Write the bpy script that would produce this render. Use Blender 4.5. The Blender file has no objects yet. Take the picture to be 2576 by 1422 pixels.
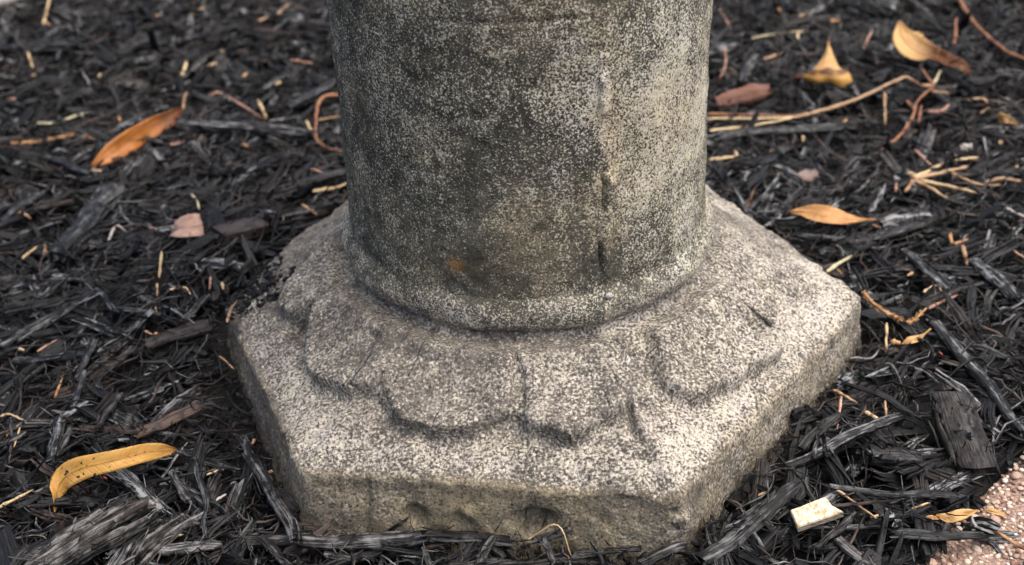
import bpy, math
import numpy as np
from mathutils import Vector

# ------------------------------------------------------------------ camera, sky, sun, exposure
SC = bpy.context.scene
COL = SC.collection
PW, PH = 2576.0, 1422.0                       # picture measure used for reading positions
PITCH, ROLL, FPX = math.radians(31.92), math.radians(-2.55), 3758.0
CPOS = np.array([-0.00948, -0.65444, 0.45324])
FW = np.array([0, math.cos(PITCH), -math.sin(PITCH)])
_r = np.array([1.0, 0, 0]); _u = np.cross(_r, FW)
RT = math.cos(ROLL) * _r + math.sin(ROLL) * _u
UP = -math.sin(ROLL) * _r + math.cos(ROLL) * _u
cam = bpy.data.cameras.new('camera'); camo = bpy.data.objects.new('camera', cam); COL.objects.link(camo)
from mathutils import Matrix
camo.matrix_world = Matrix(((RT[0], UP[0], -FW[0], CPOS[0]), (RT[1], UP[1], -FW[1], CPOS[1]),
                            (RT[2], UP[2], -FW[2], CPOS[2]), (0, 0, 0, 1)))
cam.sensor_width = 36; cam.lens = FPX / PW * 36
cam.clip_start = 0.02; cam.clip_end = 200
cam.dof.use_dof = True; cam.dof.focus_distance = 0.655; cam.dof.aperture_fstop = 11
SC.camera = camo

SUN_EL, SUN_AZ = math.radians(68), math.radians(105)   # azimuth from +Y (away from the viewer) towards +X
w = bpy.data.worlds.new('World'); SC.world = w; w.use_nodes = True
nt = w.node_tree; bg = nt.nodes['Background']
sky = nt.nodes.new('ShaderNodeTexSky'); sky.sky_type = 'NISHITA'; sky.sun_disc = False
sky.sun_elevation = SUN_EL; sky.sun_rotation = SUN_AZ
sky.air_density = 0.55; sky.dust_density = 6.0; sky.ozone_density = 0.5
nt.links.new(sky.outputs[0], bg.inputs[0]); bg.inputs[1].default_value = 0.15
sl = bpy.data.lights.new('sun', 'SUN'); sl.energy = 1.15; sl.angle = math.radians(95); sl.color = (1, 0.97, 0.93)
so = bpy.data.objects.new('sun', sl); COL.objects.link(so)
sd = Vector((math.sin(SUN_AZ) * math.cos(SUN_EL), math.cos(SUN_AZ) * math.cos(SUN_EL), math.sin(SUN_EL)))
so.rotation_euler = sd.to_track_quat('Z', 'Y').to_euler(); so.location = sd * 3
SC.view_settings.view_transform = 'Standard'; SC.view_settings.look = 'None'
SC.view_settings.exposure = 0.95; SC.view_settings.gamma = 1; SC.view_settings.use_curve_mapping = False

rng = np.random.default_rng(7)

# ------------------------------------------------------------------ helpers
def vnoise(p, seed=0):
    """value noise on (n,3) points, range about -1..1"""
    p = np.asarray(p, float); i = np.floor(p).astype(np.int64); f = p - i; f = f * f * (3 - 2 * f)
    def hsh(a, b, c):
        n = (a * 374761393 + b * 668265263 + c * 2147483647 + seed * 974634777) & 0xFFFFFFFF
        n = ((n ^ (n >> 13)) * 1274126177) & 0xFFFFFFFF
        n = (n ^ (n >> 16)) & 0xFFFFFFFF
        return n / 2147483647.5 - 1
    o = 0
    for dx in (0, 1):
        for dy in (0, 1):
            for dz in (0, 1):
                wt = (f[:, 0] if dx else 1 - f[:, 0]) * (f[:, 1] if dy else 1 - f[:, 1]) * (f[:, 2] if dz else 1 - f[:, 2])
                o = o + wt * hsh(i[:, 0] + dx, i[:, 1] + dy, i[:, 2] + dz)
    return o
def fbm(p, octv=4, seed=0, gain=0.5):
    p = np.asarray(p, float); o = 0; a = 1
    for k in range(octv):
        o = o + a * vnoise(p * 2 ** k + 17.3 * k, seed + k); a *= gain
    return o
def proj(P):
    v = np.atleast_2d(P) - CPOS; z = v @ FW
    return np.c_[PW / 2 + FPX * (v @ RT) / z, PH / 2 - FPX * (v @ UP) / z]
def gh(x, y):
    """height of the mulch surface"""
    x = np.asarray(x, float); y = np.asarray(y, float)
    q = np.c_[np.ravel(x) * 9, np.ravel(y) * 9, np.zeros(x.size)]
    h = 0.003 + 0.006 * fbm(q, 3, 5).reshape(x.shape)
    h = h + 0.024 * np.exp(-(((x + 0.20) / 0.075) ** 2 + ((y - 0.03) / 0.075) ** 2))       # heaped against the side
    h = h + 0.010 * np.exp(-(((x + 0.16) / 0.06) ** 2 + ((y - 0.13) / 0.07) ** 2))
    h = h + 0.006 * np.exp(-(((x - 0.20) / 0.06) ** 2 + ((y + 0.02) / 0.08) ** 2))
    h = h + 0.010 * np.exp(-(((x + 0.24) / 0.09) ** 2 + ((y + 0.22) / 0.07) ** 2))
    return h
def atz(px, py, z):
    d = FW * FPX + RT * (px - PW / 2) - UP * (py - PH / 2)
    return CPOS + d * ((z - CPOS[2]) / d[2])
def at(px, py, dz=0.0):
    """point seen at this place of the picture lying dz above the mulch"""
    z = 0.0
    for _ in range(6):
        p = atz(px, py, z + dz); z = float(gh(p[0:1], p[1:2])[0])
    return atz(px, py, z + dz)
def ppm(p):
    return FPX / float((np.asarray(p) - CPOS) @ FW)       # picture px per metre at p

def mesh_from(name, V, F, mat, attrs=None, smooth=True):
    me = bpy.data.meshes.new(name)
    if isinstance(F, tuple): quads, tris = F
    else:
        quads, tris = F, np.zeros((0, 3), int)
    quads = np.asarray(quads, np.int32).reshape(-1, 4); tris = np.asarray(tris, np.int32).reshape(-1, 3)
    me.vertices.add(len(V)); me.vertices.foreach_set('co', np.asarray(V, np.float32).ravel())
    nl = quads.size + tris.size
    me.loops.add(nl); me.loops.foreach_set('vertex_index', np.concatenate([quads.ravel(), tris.ravel()]))
    npl = len(quads) + len(tris); me.polygons.add(npl)
    me.polygons.foreach_set('loop_start', np.concatenate([np.arange(len(quads)) * 4, quads.size + np.arange(len(tris)) * 3]).astype(np.int32))
    me.polygons.foreach_set('use_smooth', np.full(npl, smooth))
    me.update(calc_edges=True)
    for k, a in (attrs or {}).items():
        a = np.asarray(a, np.float32)
        if a.ndim == 1:
            at_ = me.attributes.new(k, 'FLOAT', 'POINT'); at_.data.foreach_set('value', a)
        else:
            at_ = me.attributes.new(k, 'FLOAT_VECTOR', 'POINT'); at_.data.foreach_set('vector', a.ravel())
    if mat: me.materials.append(mat)
    return me
def add(name, me, parent=None, loc=None, label=None, cat=None, group=None, kind=None):
    o = bpy.data.objects.new(name, me); COL.objects.link(o)
    if parent: o.parent = parent
    if loc is not None: o.location = loc
    for k, v in (('label', label), ('category', cat), ('group', group), ('kind', kind)):
        if v: o[k] = v
    return o
def grid_faces(nu, nv, wrap=False, base=0):
    i = np.arange(nu - 1)[:, None]; j = np.arange(nv if wrap else nv - 1)[None, :]; j2 = (j + 1) % nv
    return (np.stack([i * nv + j, i * nv + j2, (i + 1) * nv + j2, (i + 1) * nv + j], -1) + base).reshape(-1, 4)

# ------------------------------------------------------------------ materials
class NT:
    def __init__(s, name):
        s.m = bpy.data.materials.new(name); s.m.use_nodes = True; s.t = s.m.node_tree
        s.b = s.t.nodes['Principled BSDF']
    def n(s, typ, **kw):
        o = s.t.nodes.new(typ)
        for k, v in kw.items(): setattr(o, k, v)
        return o
    def l(s, a, b): s.t.links.new(a, b)
    def val(s, x, sock):
        if hasattr(x, 'is_output'): s.l(x, sock)
        else: sock.default_value = x
    def attr(s, name):
        return s.n('ShaderNodeAttribute', attribute_name=name)
    def noise(s, vec, scale, detail=2, rough=0.5, dist=0.0):
        o = s.n('ShaderNodeTexNoise'); s.l(vec, o.inputs['Vector'])
        o.inputs['Scale'].default_value = scale; o.inputs['Detail'].default_value = detail
        o.inputs['Roughness'].default_value = rough; o.inputs['Distortion'].default_value = dist
        return o.outputs['Fac']
    def math(s, op, a, b=0.0, c=None):
        o = s.n('ShaderNodeMath', operation=op); s.val(a, o.inputs[0]); s.val(b, o.inputs[1])
        if c is not None: s.val(c, o.inputs[2])
        return o.outputs[0]
    def ramp(s, x, lo, hi, a=0.0, b=1.0):
        o = s.n('ShaderNodeMapRange'); s.val(x, o.inputs[0]); s.val(lo, o.inputs[1]); s.val(hi, o.inputs[2])
        o.inputs[3].default_value = a; o.inputs[4].default_value = b
        return o.outputs[0]
    def mix(s, f, a, b, mode='MIX'):
        o = s.n('ShaderNodeMix', data_type='RGBA', blend_type=mode)
        s.val(f, o.inputs[0])
        for x, k in ((a, 6), (b, 7)):
            if hasattr(x, 'is_output'): s.l(x, o.inputs[k])
            else: o.inputs[k].default_value = (*x, 1)
        return o.outputs[2]
    def bump(s, h, strength, dist, prev=None):
        o = s.n('ShaderNodeBump'); s.l(h, o.inputs['Height']); o.inputs['Strength'].default_value = strength
        o.inputs['Distance'].default_value = dist
        if prev is not None: s.l(prev, o.inputs['Normal'])
        return o.outputs[0]
    def scale(s, vec, sx, sy, sz):
        o = s.n('ShaderNodeVectorMath', operation='MULTIPLY'); s.l(vec, o.inputs[0]); o.inputs[1].default_value = (sx, sy, sz)
        return o.outputs[0]
    def done(s, col, rough, normal=None, spec=0.5):
        s.val(col if hasattr(col, 'is_output') else (*col, 1), s.b.inputs['Base Color']); s.val(rough, s.b.inputs['Roughness'])
        s.b.inputs['Specular IOR Level'].default_value = spec
        if normal is not None: s.l(normal, s.b.inputs['Normal'])
        return s.m

def stone_material(name, fine, lo, hi, c1, c2):
    k = NT(name); co = k.n('ShaderNodeTexCoord').outputs['Object']
    lich = k.attr('lichen').outputs['Fac']; algae = k.attr('algae').outputs['Fac']
    a = k.noise(co, fine, 2, 0.55); a2 = k.noise(co, fine * 1.9, 2, 0.6); big = k.noise(co, 30, 5, 0.6); mid = k.noise(co, 150, 4, 0.6)
    # ground tone: thin dark biofilm over tan cement
    tone = k.ramp(k.math('ADD', k.math('MULTIPLY', big, 0.38), k.math('MULTIPLY', mid, 0.72)), 0.42, 0.70)
    bare = k.attr('bare').outputs['Fac']
    ground = k.mix(tone, k.mix(bare, (0.036, 0.038, 0.031), (0.084, 0.077, 0.066)), k.mix(bare, (0.128, 0.125, 0.094), (0.215, 0.193, 0.160)))
    ground = k.mix(k.math('MULTIPLY', algae, k.ramp(k.noise(co, 60, 4), 0.25, 0.6)), ground, (0.245, 0.205, 0.125))
    ground = k.mix(k.ramp(a, 0.34, 0.48, 0.75, 0.0), ground, (0.028, 0.026, 0.023))
    # pale crust of lichen specks
    s = k.math('ADD', k.math('MULTIPLY', a, 0.62), k.math('MULTIPLY', a2, 0.38))
    s = k.math('ADD', s, k.math('MULTIPLY', k.math('SUBTRACT', lich, 0.5), 0.26))
    s = k.math('ADD', s, k.math('MULTIPLY', k.math('SUBTRACT', mid, 0.5), 0.16))
    s = k.math('ADD', s, k.math('MULTIPLY', k.math('SUBTRACT', big, 0.5), 0.24))
    streak = k.noise(k.scale(co, 90, 90, 9), 1, 4, 0.6)                        # rain runs down the upright faces
    s = k.math('ADD', s, k.math('MULTIPLY', k.math('SUBTRACT', streak, 0.5), k.math('MULTIPLY_ADD', bare, -0.16, 0.18)))
    vg = k.n('ShaderNodeTexVoronoi'); k.l(co, vg.inputs['Vector']); vg.inputs['Scale'].default_value = 330
    grit = k.math('MULTIPLY', k.ramp(vg.outputs['Distance'], 0.20, 0.34, 1.0, 0.0), k.ramp(k.noise(co, 210, 2), 0.52, 0.60))
    vp = k.n('ShaderNodeTexVoronoi'); k.l(co, vp.inputs['Vector']); vp.inputs['Scale'].default_value = 210
    pore = k.math('MULTIPLY', k.ramp(vp.outputs['Distance'], 0.10, 0.20, 1.0, 0.0), k.ramp(k.noise(co, 120, 2), 0.54, 0.60))
    s = k.math('ADD', s, k.math('MULTIPLY', grit, 0.10)); s = k.math('SUBTRACT', s, k.math('MULTIPLY', pore, 0.25))
    sp = k.ramp(s, lo, hi)
    hue = k.ramp(k.noise(co, 85, 3), 0.4, 0.62)
    cream = k.mix(hue, c1, c2)
    cream = k.mix(k.ramp(k.noise(co, fine * 0.8, 2), 0.42, 0.62, 0.55, 0.0), cream, (0.30, 0.27, 0.23))
    cream = k.mix(algae, cream, (0.46, 0.40, 0.28))
    colr = k.mix(sp, ground, cream); colr = k.mix(k.math('MULTIPLY', pore, 0.75), colr, (0.022, 0.021, 0.019))
    rust = k.attr('rust').outputs['Fac']
    colr = k.mix(k.math('MULTIPLY', rust, k.ramp(a2, 0.35, 0.55)), colr, (0.36, 0.17, 0.03))
    n1 = k.bump(mid, 0.30, 0.002); n2 = k.bump(s, 0.6, 0.0008, n1)
    return k.done(colr, 0.92, n2, 0.25)
M_PLINTH = stone_material('weathered_stone', 760, 0.50, 0.63, (0.52, 0.485, 0.425), (0.53, 0.505, 0.395))
M_SHAFT = stone_material('dark_weathered_stone', 1000, 0.50, 0.59, (0.55, 0.545, 0.465), (0.57, 0.57, 0.42))

def wood_material(name, dark, light, brown, rough=0.62, spec=0.5):
    k = NT(name); g = k.attr('grain').outputs['Vector']; t = k.attr('tint')
    tv = k.n('ShaderNodeSeparateXYZ'); k.l(t.outputs['Vector'], tv.inputs[0])
    f1 = k.noise(k.scale(g, 50, 1000, 1000), 1, 3, 0.6); f2 = k.noise(k.scale(g, 22, 330, 330), 1, 3, 0.55)
    blot = k.noise(g, 170, 4, 0.6)
    fib = k.math('ADD', k.math('MULTIPLY', f1, 0.55), k.math('MULTIPLY', f2, 0.45))
    fx = k.math('ADD', fib, k.math('MULTIPLY', k.math('SUBTRACT', blot, 0.5), 0.45))
    lit = k.math('MULTIPLY', k.ramp(fx, 0.49, 0.72), tv.outputs[0])  # pale fibre streaks that also carry glints painted into the colour
    c = k.mix(lit, dark, light)
    c = k.mix(k.math('MULTIPLY', tv.outputs[1], k.ramp(blot, 0.35, 0.62)), c, brown)
    nb = k.bump(fib, 1.0, 0.0018); nb = k.bump(blot, 0.3, 0.001, nb)
    return k.done(c, k.ramp(fx, 0.3, 0.7, rough - 0.12, rough + 0.15), nb, spec)
M_WOOD = wood_material('black_dyed_wood', (0.0034, 0.0039, 0.0041), (0.258, 0.268, 0.268), (0.085, 0.058, 0.044), 0.46, 0.32)

def litter_material(name, c1, c2, rough=0.6, spec=0.4, trans=0.0, stripe=900):
    k = NT(name); g = k.attr('grain').outputs['Vector']; t = k.attr('tint')
    tv = k.n('ShaderNodeSeparateXYZ'); k.l(t.outputs['Vector'], tv.inputs[0])
    f = k.noise(k.scale(g, 70, stripe, stripe), 1, 3, 0.6); b = k.noise(g, 190, 4, 0.65)
    m = k.ramp(k.math('ADD', k.math('MULTIPLY', f, 0.5), k.math('MULTIPLY', b, 0.5)), 0.38, 0.62)
    c = k.mix(m, c1, c2)
    c = k.mix(k.math('MULTIPLY', tv.outputs[1], k.ramp(b, 0.18, 0.48)), c, (0.10, 0.034, 0.014))
    c = k.mix(k.math('MULTIPLY', k.ramp(k.noise(g, 420, 2), 0.66, 0.70), tv.outputs[2]), c, (0.02, 0.013, 0.009))
    if trans:
        gs = k.n('ShaderNodeSeparateXYZ'); k.l(g, gs.inputs[0])
        vn = k.math('SINE', k.math('MULTIPLY', k.math('ADD', k.math('SUBTRACT', gs.outputs[0], k.math('MULTIPLY', k.math('ABSOLUTE', gs.outputs[1]), 0.9)), k.math('MULTIPLY', b, 0.0016)), 1500.0))
        vn = k.ramp(vn, 0.80, 1.0); c = k.mix(k.math('MULTIPLY', vn, 0.10), c, c2); c = k.mix(k.math('MULTIPLY', k.ramp(k.math('ABSOLUTE', gs.outputs[1]), 0.0, 0.0005, 1.0, 0.0), 0.35), c, (0.30, 0.15, 0.05)); f = k.math('ADD', f, k.math('MULTIPLY', vn, 0.4))
    bb = k.noise(g, 60, 4, 0.6); c = k.mix(k.ramp(bb, 0.52, 0.72, 0, 0.55), c, (0.16, 0.075, 0.03))
    nb = k.bump(f, 0.5, 0.0009)
    mt = k.done(c, rough, nb, spec)
    if trans:
        tr = k.n('ShaderNodeBsdfTranslucent'); k.l(c, tr.inputs[0]); mx = k.n('ShaderNodeMixShader'); mx.inputs[0].default_value = trans
        k.l(k.b.outputs[0], mx.inputs[1]); k.l(tr.outputs[0], mx.inputs[2])
        k.l(mx.outputs[0], k.t.nodes['Material Output'].inputs['Surface'])
    return mt
LIT = {
 'cream': litter_material('pale_straw', (0.42, 0.30, 0.15), (0.66, 0.52, 0.30)),
 'tan': litter_material('tan_straw', (0.29, 0.18, 0.095), (0.54, 0.37, 0.21)),
 'rust': litter_material('rust_stem', (0.18, 0.075, 0.036), (0.36, 0.17, 0.085)),
 'pink': litter_material('pinkish_straw', (0.30, 0.155, 0.105), (0.54, 0.34, 0.245)),
 'orange': litter_material('orange_straw', (0.34, 0.17, 0.065), (0.56, 0.34, 0.16)),
 'green': litter_material('greenish_straw', (0.34, 0.33, 0.17), (0.62, 0.58, 0.38)),
 'white': litter_material('white_scrap', (0.30, 0.28, 0.25), (0.52, 0.50, 0.46)),
 'red': litter_material('red_speck', (0.30, 0.03, 0.04), (0.45, 0.06, 0.06)),
 'yellow_leaf': litter_material('yellow_leaf_skin', (0.50, 0.26, 0.05), (0.62, 0.36, 0.10), 0.5, 0.4, 0.15, 400),
 'orange_leaf': litter_material('orange_leaf_skin', (0.33, 0.105, 0.014), (0.48, 0.18, 0.028), 0.45, 0.5, 0.12, 400),
 'tan_leaf': litter_material('tan_leaf_skin', (0.46, 0.23, 0.085), (0.62, 0.36, 0.15), 0.6, 0.3, 0.15, 500),
 'cream_leaf': litter_material('cream_leaf_skin', (0.54, 0.30, 0.10), (0.66, 0.44, 0.20), 0.6, 0.3, 0.15, 500),
 'brown_leaf': litter_material('brown_leaf_skin', (0.10, 0.035, 0.018), (0.26, 0.10, 0.05), 0.55, 0.4, 0.05, 500),
 'pink_leaf': litter_material('pink_leaf_skin', (0.42, 0.26, 0.20), (0.58, 0.40, 0.32), 0.65, 0.3, 0.1, 500),
 'bark': litter_material('pinkish_bark', (0.09, 0.045, 0.033), (0.26, 0.14, 0.11), 0.7, 0.3),
}

# ------------------------------------------------------------------ ground and path
HEX = np.array([[-0.1066, -0.1339], [0.0571, -0.1630], [0.1712, -0.0128], [0.0955, 0.1416], [-0.0790, 0.1620], [-0.1640, 0.0151]])
def inside_hex(x, y, grow=0.0):
    o = np.ones(np.shape(x), bool)
    for i in range(6):
        a, b = HEX[i], HEX[(i + 1) % 6]; e = b - a; n = np.array([e[1], -e[0]]) / np.hypot(*e)
        o &= ((x - a[0]) * n[0] + (y - a[1]) * n[1]) < grow
    return o
# the path begins beyond this line
PA, PB = atz(2262, 1432, 0.0)[:2], atz(2590, 1085, 0.0)[:2]
pe = (PB - PA) / np.hypot(*(PB - PA)); pn = np.array([pe[1], -pe[0]])        # pn points onto the path
def path_side(x, y):
    return (x - PA[0]) * pn[0] + (y - PA[1]) * pn[1]

k = NT('dark_soil'); co = k.n('ShaderNodeTexCoord').outputs['Object']
a = k.noise(co, 160, 6, 0.65); b = k.noise(co, 22, 4)
M_SOIL = k.done(k.mix(k.ramp(a, 0.4, 0.7), (0.006, 0.0058, 0.0058), (0.018, 0.0165, 0.016)), 0.85, k.bump(a, 1.0, 0.006))
xs = np.concatenate([[-60, -12, -3], np.linspace(-1.4, 1.4, 190), [3, 12, 60]]); ys = np.concatenate([[-60, -12, -3], np.linspace(-1.2, 1.8, 200), [3, 12, 60]])
X, Y = np.meshgrid(xs, ys, indexing='ij')
Z = gh(X, Y) - 0.010 + 0.0035 * fbm(np.c_[X.ravel() * 90, Y.ravel() * 90, 0 * X.ravel()], 2, 9).reshape(X.shape)
Z = np.where(path_side(X, Y) > -0.006, -0.012, Z); Z = np.where(inside_hex(X, Y, -0.01), -0.01, Z)
add('ground', mesh_from('ground', np.c_[X.ravel(), Y.ravel(), Z.ravel()], grid_faces(len(xs), len(ys)), M_SOIL), label='dark soil under the black mulch', kind='structure')

k = NT('aggregate_binder'); co = k.n('ShaderNodeTexCoord').outputs['Object']
a = k.noise(co, 700, 4, 0.6); b = k.noise(co, 90, 4)
v = k.n('ShaderNodeTexVoronoi'); k.l(co, v.inputs['Vector']); v.inputs['Scale'].default_value = 520
c = k.mix(k.ramp(a, 0.38, 0.62), (0.15, 0.092, 0.072), (0.38, 0.27, 0.21)); c = k.mix(k.ramp(b, 0.45, 0.7, 0, 0.6), c, (0.10, 0.055, 0.04))
c = k.mix(k.ramp(v.outputs['Distance'], 0.15, 0.4, 0.5, 0), c, (0.55, 0.42, 0.32))
M_PATH = k.done(c, 0.85, k.bump(a, 0.8, 0.0015))
def along(s, t):                                                             # path coordinates: s along the edge, t onto the path
    return PA + pe * s + pn * t
pu = np.linspace(-1.6, 1.9, 240); pt = np.concatenate([np.linspace(0, 0.14, 30), np.linspace(0.16, 1.0, 12)])
U, T = np.meshgrid(pu, pt, indexing='ij'); q = PA[None, None] + pe * U[..., None] + pn * T[..., None]
edge = 0.006 * fbm(np.c_[U.ravel() * 14, 0 * U.ravel(), 0 * U.ravel()], 3, 3).reshape(U.shape)
q = q + pn * (edge * np.exp(-T / 0.02))[..., None]
zz = 0.001 + 0.0012 * fbm(np.c_[q[..., 0].ravel() * 160, q[..., 1].ravel() * 160, 0 * U.ravel()], 3, 21).reshape(U.shape) - 0.012 * np.exp(-T / 0.0025)
path = add('path', mesh_from('path', np.c_[q[..., 0].ravel(), q[..., 1].ravel(), zz.ravel()], grid_faces(len(pu), len(pt)), M_PATH), label='pinkish exposed pebble path at the edge of the mulch', kind='structure')
def pebble_mesh(seed):
    r = np.random.default_rng(seed); nu, nv = 6, 8
    V = []
    for i in range(nu):
        ph = math.pi * (i + 0.5) / nu
        for j in range(nv):
            th = 2 * math.pi * j / nv; V.append((math.sin(ph) * math.cos(th), math.sin(ph) * math.sin(th), math.cos(ph)))
    V = np.array(V); V *= (1 + 0.16 * fbm(V * 1.3 + seed * 3.1, 2, seed))[:, None]; V *= [1, r.uniform(0.65, 0.95), r.uniform(0.45, 0.7)]
    top, bot = np.arange(nv), np.arange(nv) + nv * (nu - 1)
    q = np.concatenate([grid_faces(nu, nv, True), np.stack([top[[0, 1, 2, 3]], top[[7, 0, 3, 4]] if 0 else top[[0, 3, 4, 7]], top[[0, 1, 2, 3]], top[[4, 5, 6, 7]]])[[1, 3]],
                        ]) 
    return V, (grid_faces(nu, nv, True), np.array([[t[0], t[i], t[i + 1]] for t in (top[::-1], bot) for i in range(1, nv - 1)]))
PEB = []
for nm, c1, c2 in (('cream_pebble', (0.52, 0.42, 0.30), (0.66, 0.58, 0.46)), ('pink_pebble', (0.36, 0.24, 0.18), (0.50, 0.36, 0.28)), ('brown_pebble', (0.18, 0.09, 0.065), (0.30, 0.17, 0.12)), ('white_pebble', (0.62, 0.56, 0.48), (0.74, 0.70, 0.64))):
    k = NT(nm); co = k.n('ShaderNodeTexCoord').outputs['Object']; a = k.noise(co, 3, 3)
    m = k.done(k.mix(k.ramp(a, 0.35, 0.65), c1, c2), 0.6, k.bump(a, 0.3, 0.1))
    for s in range(3):
        V, F = pebble_mesh(s + 5 * len(PEB)); PEB.append(mesh_from('pebble', V, F, m))
def place_pebble(x, y, r, z, i):
    o = add('pebble', PEB[i], parent=path, loc=(x, y, z)); o.scale = (r,) * 3; o.rotation_euler = (rng.uniform(-.2, .2), rng.uniform(-.2, .2), rng.uniform(0, 6.28))
taken = []
n = 0
for trial in range(6000):
    px, py = rng.uniform(2180, 2640), rng.uniform(1040, 1460)
    p = atz(px, py, 0.001)
    if path_side(p[0], p[1]) < 0.006: continue
    r = rng.choice([0.0009, 0.0013, 0.0018, 0.0026], p=[0.46, 0.32, 0.15, 0.07])
    if any((p[0] - a) ** 2 + (p[1] - b) ** 2 < (0.85 * (r + c)) ** 2 for a, b, c in taken): continue
    taken.append((p[0], p[1], r)); place_pebble(p[0], p[1], r, 0.0014, int(rng.choice(12, p=[.13] * 3 + [.11] * 3 + [.06] * 3 + [1 / 30] * 3))); n += 1
    if n >= 300: break
# finer pebbles further along the path, past counting
VV, QQ, TT = [], [], []; nb = 0
for i in range(2500):
    s_, t_ = rng.uniform(-0.5, 0.7), rng.uniform(0.008, 0.3) ** 1.0
    p = along(s_, t_)
    V, F = PEB_SRC[i % 4] if 'PEB_SRC' in globals() else (None, None)
    if V is None:
        PEB_SRC = [pebble_mesh(40 + z) for z in range(4)]; V, F = PEB_SRC[0]
    r = rng.uniform(0.0009, 0.0019); VV.append(V * r + [p[0], p[1], 0.0009]); QQ.append(F[0] + nb); TT.append(F[1] + nb); nb += len(V)
add('fine_gravel', mesh_from('fine_gravel', np.concatenate(VV), (np.concatenate(QQ), np.concatenate(TT)), PEB[3].materials[0]), parent=path, kind='stuff')

# ------------------------------------------------------------------ stone pedestal
PED = add('stone_pedestal', None, label='weathered grey stone pedestal with round shaft on a hexagonal carved base', cat='pedestal')
RS, RG, ZG, HE = 0.0882, 0.0903, 0.0757, 0.0365
def rb(th):
    """distance from the axis to the edge of the six-sided base, corners a little rounded"""
    d = np.full(th.shape, 9.0); ds = []
    for i in range(6):
        a, b = HEX[i], HEX[(i + 1) % 6]; e = b - a; n = np.array([e[1], -e[0]]) / np.hypot(*e)
        c = np.cos(th) * n[0] + np.sin(th) * n[1]; ds.append(np.where(c > 0.05, (a @ n) / np.maximum(c, 0.05), 9.0))
    ds = np.array(ds); kk = 700.0
    return -np.log(np.exp(-kk * ds).sum(0)) / kk
NT_ = 900
TH = np.linspace(-math.pi, math.pi, NT_, endpoint=False)
RB = rb(TH) + 0.0012 * fbm(np.c_[np.cos(TH) * 7, np.sin(TH) * 7, 0 * TH], 5, 31) - 0.0030 * np.clip(fbm(np.c_[np.cos(TH) * 24, np.sin(TH) * 24, 0 * TH], 3, 35) - 0.45, 0, 1)
RB = RB - 0.010 * np.exp(-((TH - math.radians(172)) / 0.06) ** 2)             # broken left corner
hedge = HE + 0.0016 * fbm(np.c_[np.cos(TH) * 5, np.sin(TH) * 5, 0 * TH + 3], 5, 33) + 0.001 * np.sin(TH * 6) - 0.0035 * np.clip(fbm(np.c_[np.cos(TH) * 20, np.sin(TH) * 20, 0 * TH + 8], 3, 37) - 0.4, 0, 1)
rows_r, rows_z = [], []
for s in np.linspace(0, 1, 34):                                               # flank, slightly battered
    rows_r.append(RB + 0.0045 * (1 - s) ** 1.3); rows_z.append(-0.014 + (hedge - 0.0045 + 0.014) * s)
for s in np.linspace(0.12, 1, 8):                                             # worn arris
    a = s * math.radians(62); rows_r.append(RB - 0.0080 * (1 - math.cos(a))); rows_z.append(hedge - 0.0045 + 0.0045 * math.sin(a) / math.sin(math.radians(62)))
r0, z0 = rows_r[-1], rows_z[-1]
for s in np.linspace(0, 1, 104)[1:]:                                          # sloping top up to the groove
    rows_r.append(r0 + (RG - 0.001 - r0) * s); rows_z.append(z0 + (ZG - z0) * (0.80 * s + 0.20 * s ** 2.0))
for s in np.linspace(0, 1, 6)[1:]:
    rows_r.append(np.full(NT_, RG - 0.001 - 0.008 * s)); rows_z.append(ZG - 0.0005 * s + 0 * TH)
Rr, Rz = np.array(rows_r), np.array(rows_z)
BV = np.stack([Rr * np.cos(TH), Rr * np.sin(TH), Rz], -1)
nr = len(Rr)
def normals_grid(V):
    du = np.roll(V, -1, 1) - np.roll(V, 1, 1); dv = np.gradient(V, axis=0); n = np.cross(du, dv)
    return n / np.maximum(np.linalg.norm(n, axis=-1, keepdims=True), 1e-12)
BN = normals_grid(BV)
flat = BV.reshape(-1, 3); fnrm = BN.reshape(-1, 3)
facing = ((CPOS - flat) * fnrm).sum(1) > 0
fp = proj(flat)
def hit(px, py):
    d = (fp[:, 0] - px) ** 2 + (fp[:, 1] - py) ** 2 + np.where(facing, 0, 1e9)
    return flat[d.argmin()]
def poly_sd(P, poly):
    """signed distance in plan to a closed outline, positive inside"""
    d = np.full(len(P), 9.0); ins = np.zeros(len(P), bool); n = len(poly)
    for i in range(n):
        a, b = poly[i], poly[(i + 1) % n]; e = b - a; t = np.clip(((P - a) @ e) / (e @ e), 0, 1)
        d = np.minimum(d, np.linalg.norm(P - a - t[:, None] * e, axis=1))
        c = (a[1] > P[:, 1]) != (b[1] > P[:, 1]); dy = b[1] - a[1]
        ins ^= c & (P[:, 0] < (b[0] - a[0]) * (P[:, 1] - a[1]) / (dy if abs(dy) > 1e-12 else 1e-12) + a[0])
    return np.where(ins, d, -d)
def line_d(P, pts):
    d = np.full(len(P), 9.0)
    for a, b in zip(pts[:-1], pts[1:]):
        e = b - a; t = np.clip(((P - a) @ e) / max(e @ e, 1e-12), 0, 1); d = np.minimum(d, np.linalg.norm(P - a - t[:, None] * e, axis=1))
    return d
disp = 0.0010 * fbm(flat * 45, 4, 41) + 0.00035 * fbm(flat * 260, 3, 45)
warp = flat[:, :2] + 0.0021 * np.c_[fbm(flat * 70, 2, 51), fbm(flat * 70, 2, 53)]
topm = np.clip((np.repeat(np.arange(nr), NT_) - 44) / 6.0, 0, 1)
sst = lambda x: np.clip(x, 0, 1) ** 2 * (3 - 2 * np.clip(x, 0, 1))
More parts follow.
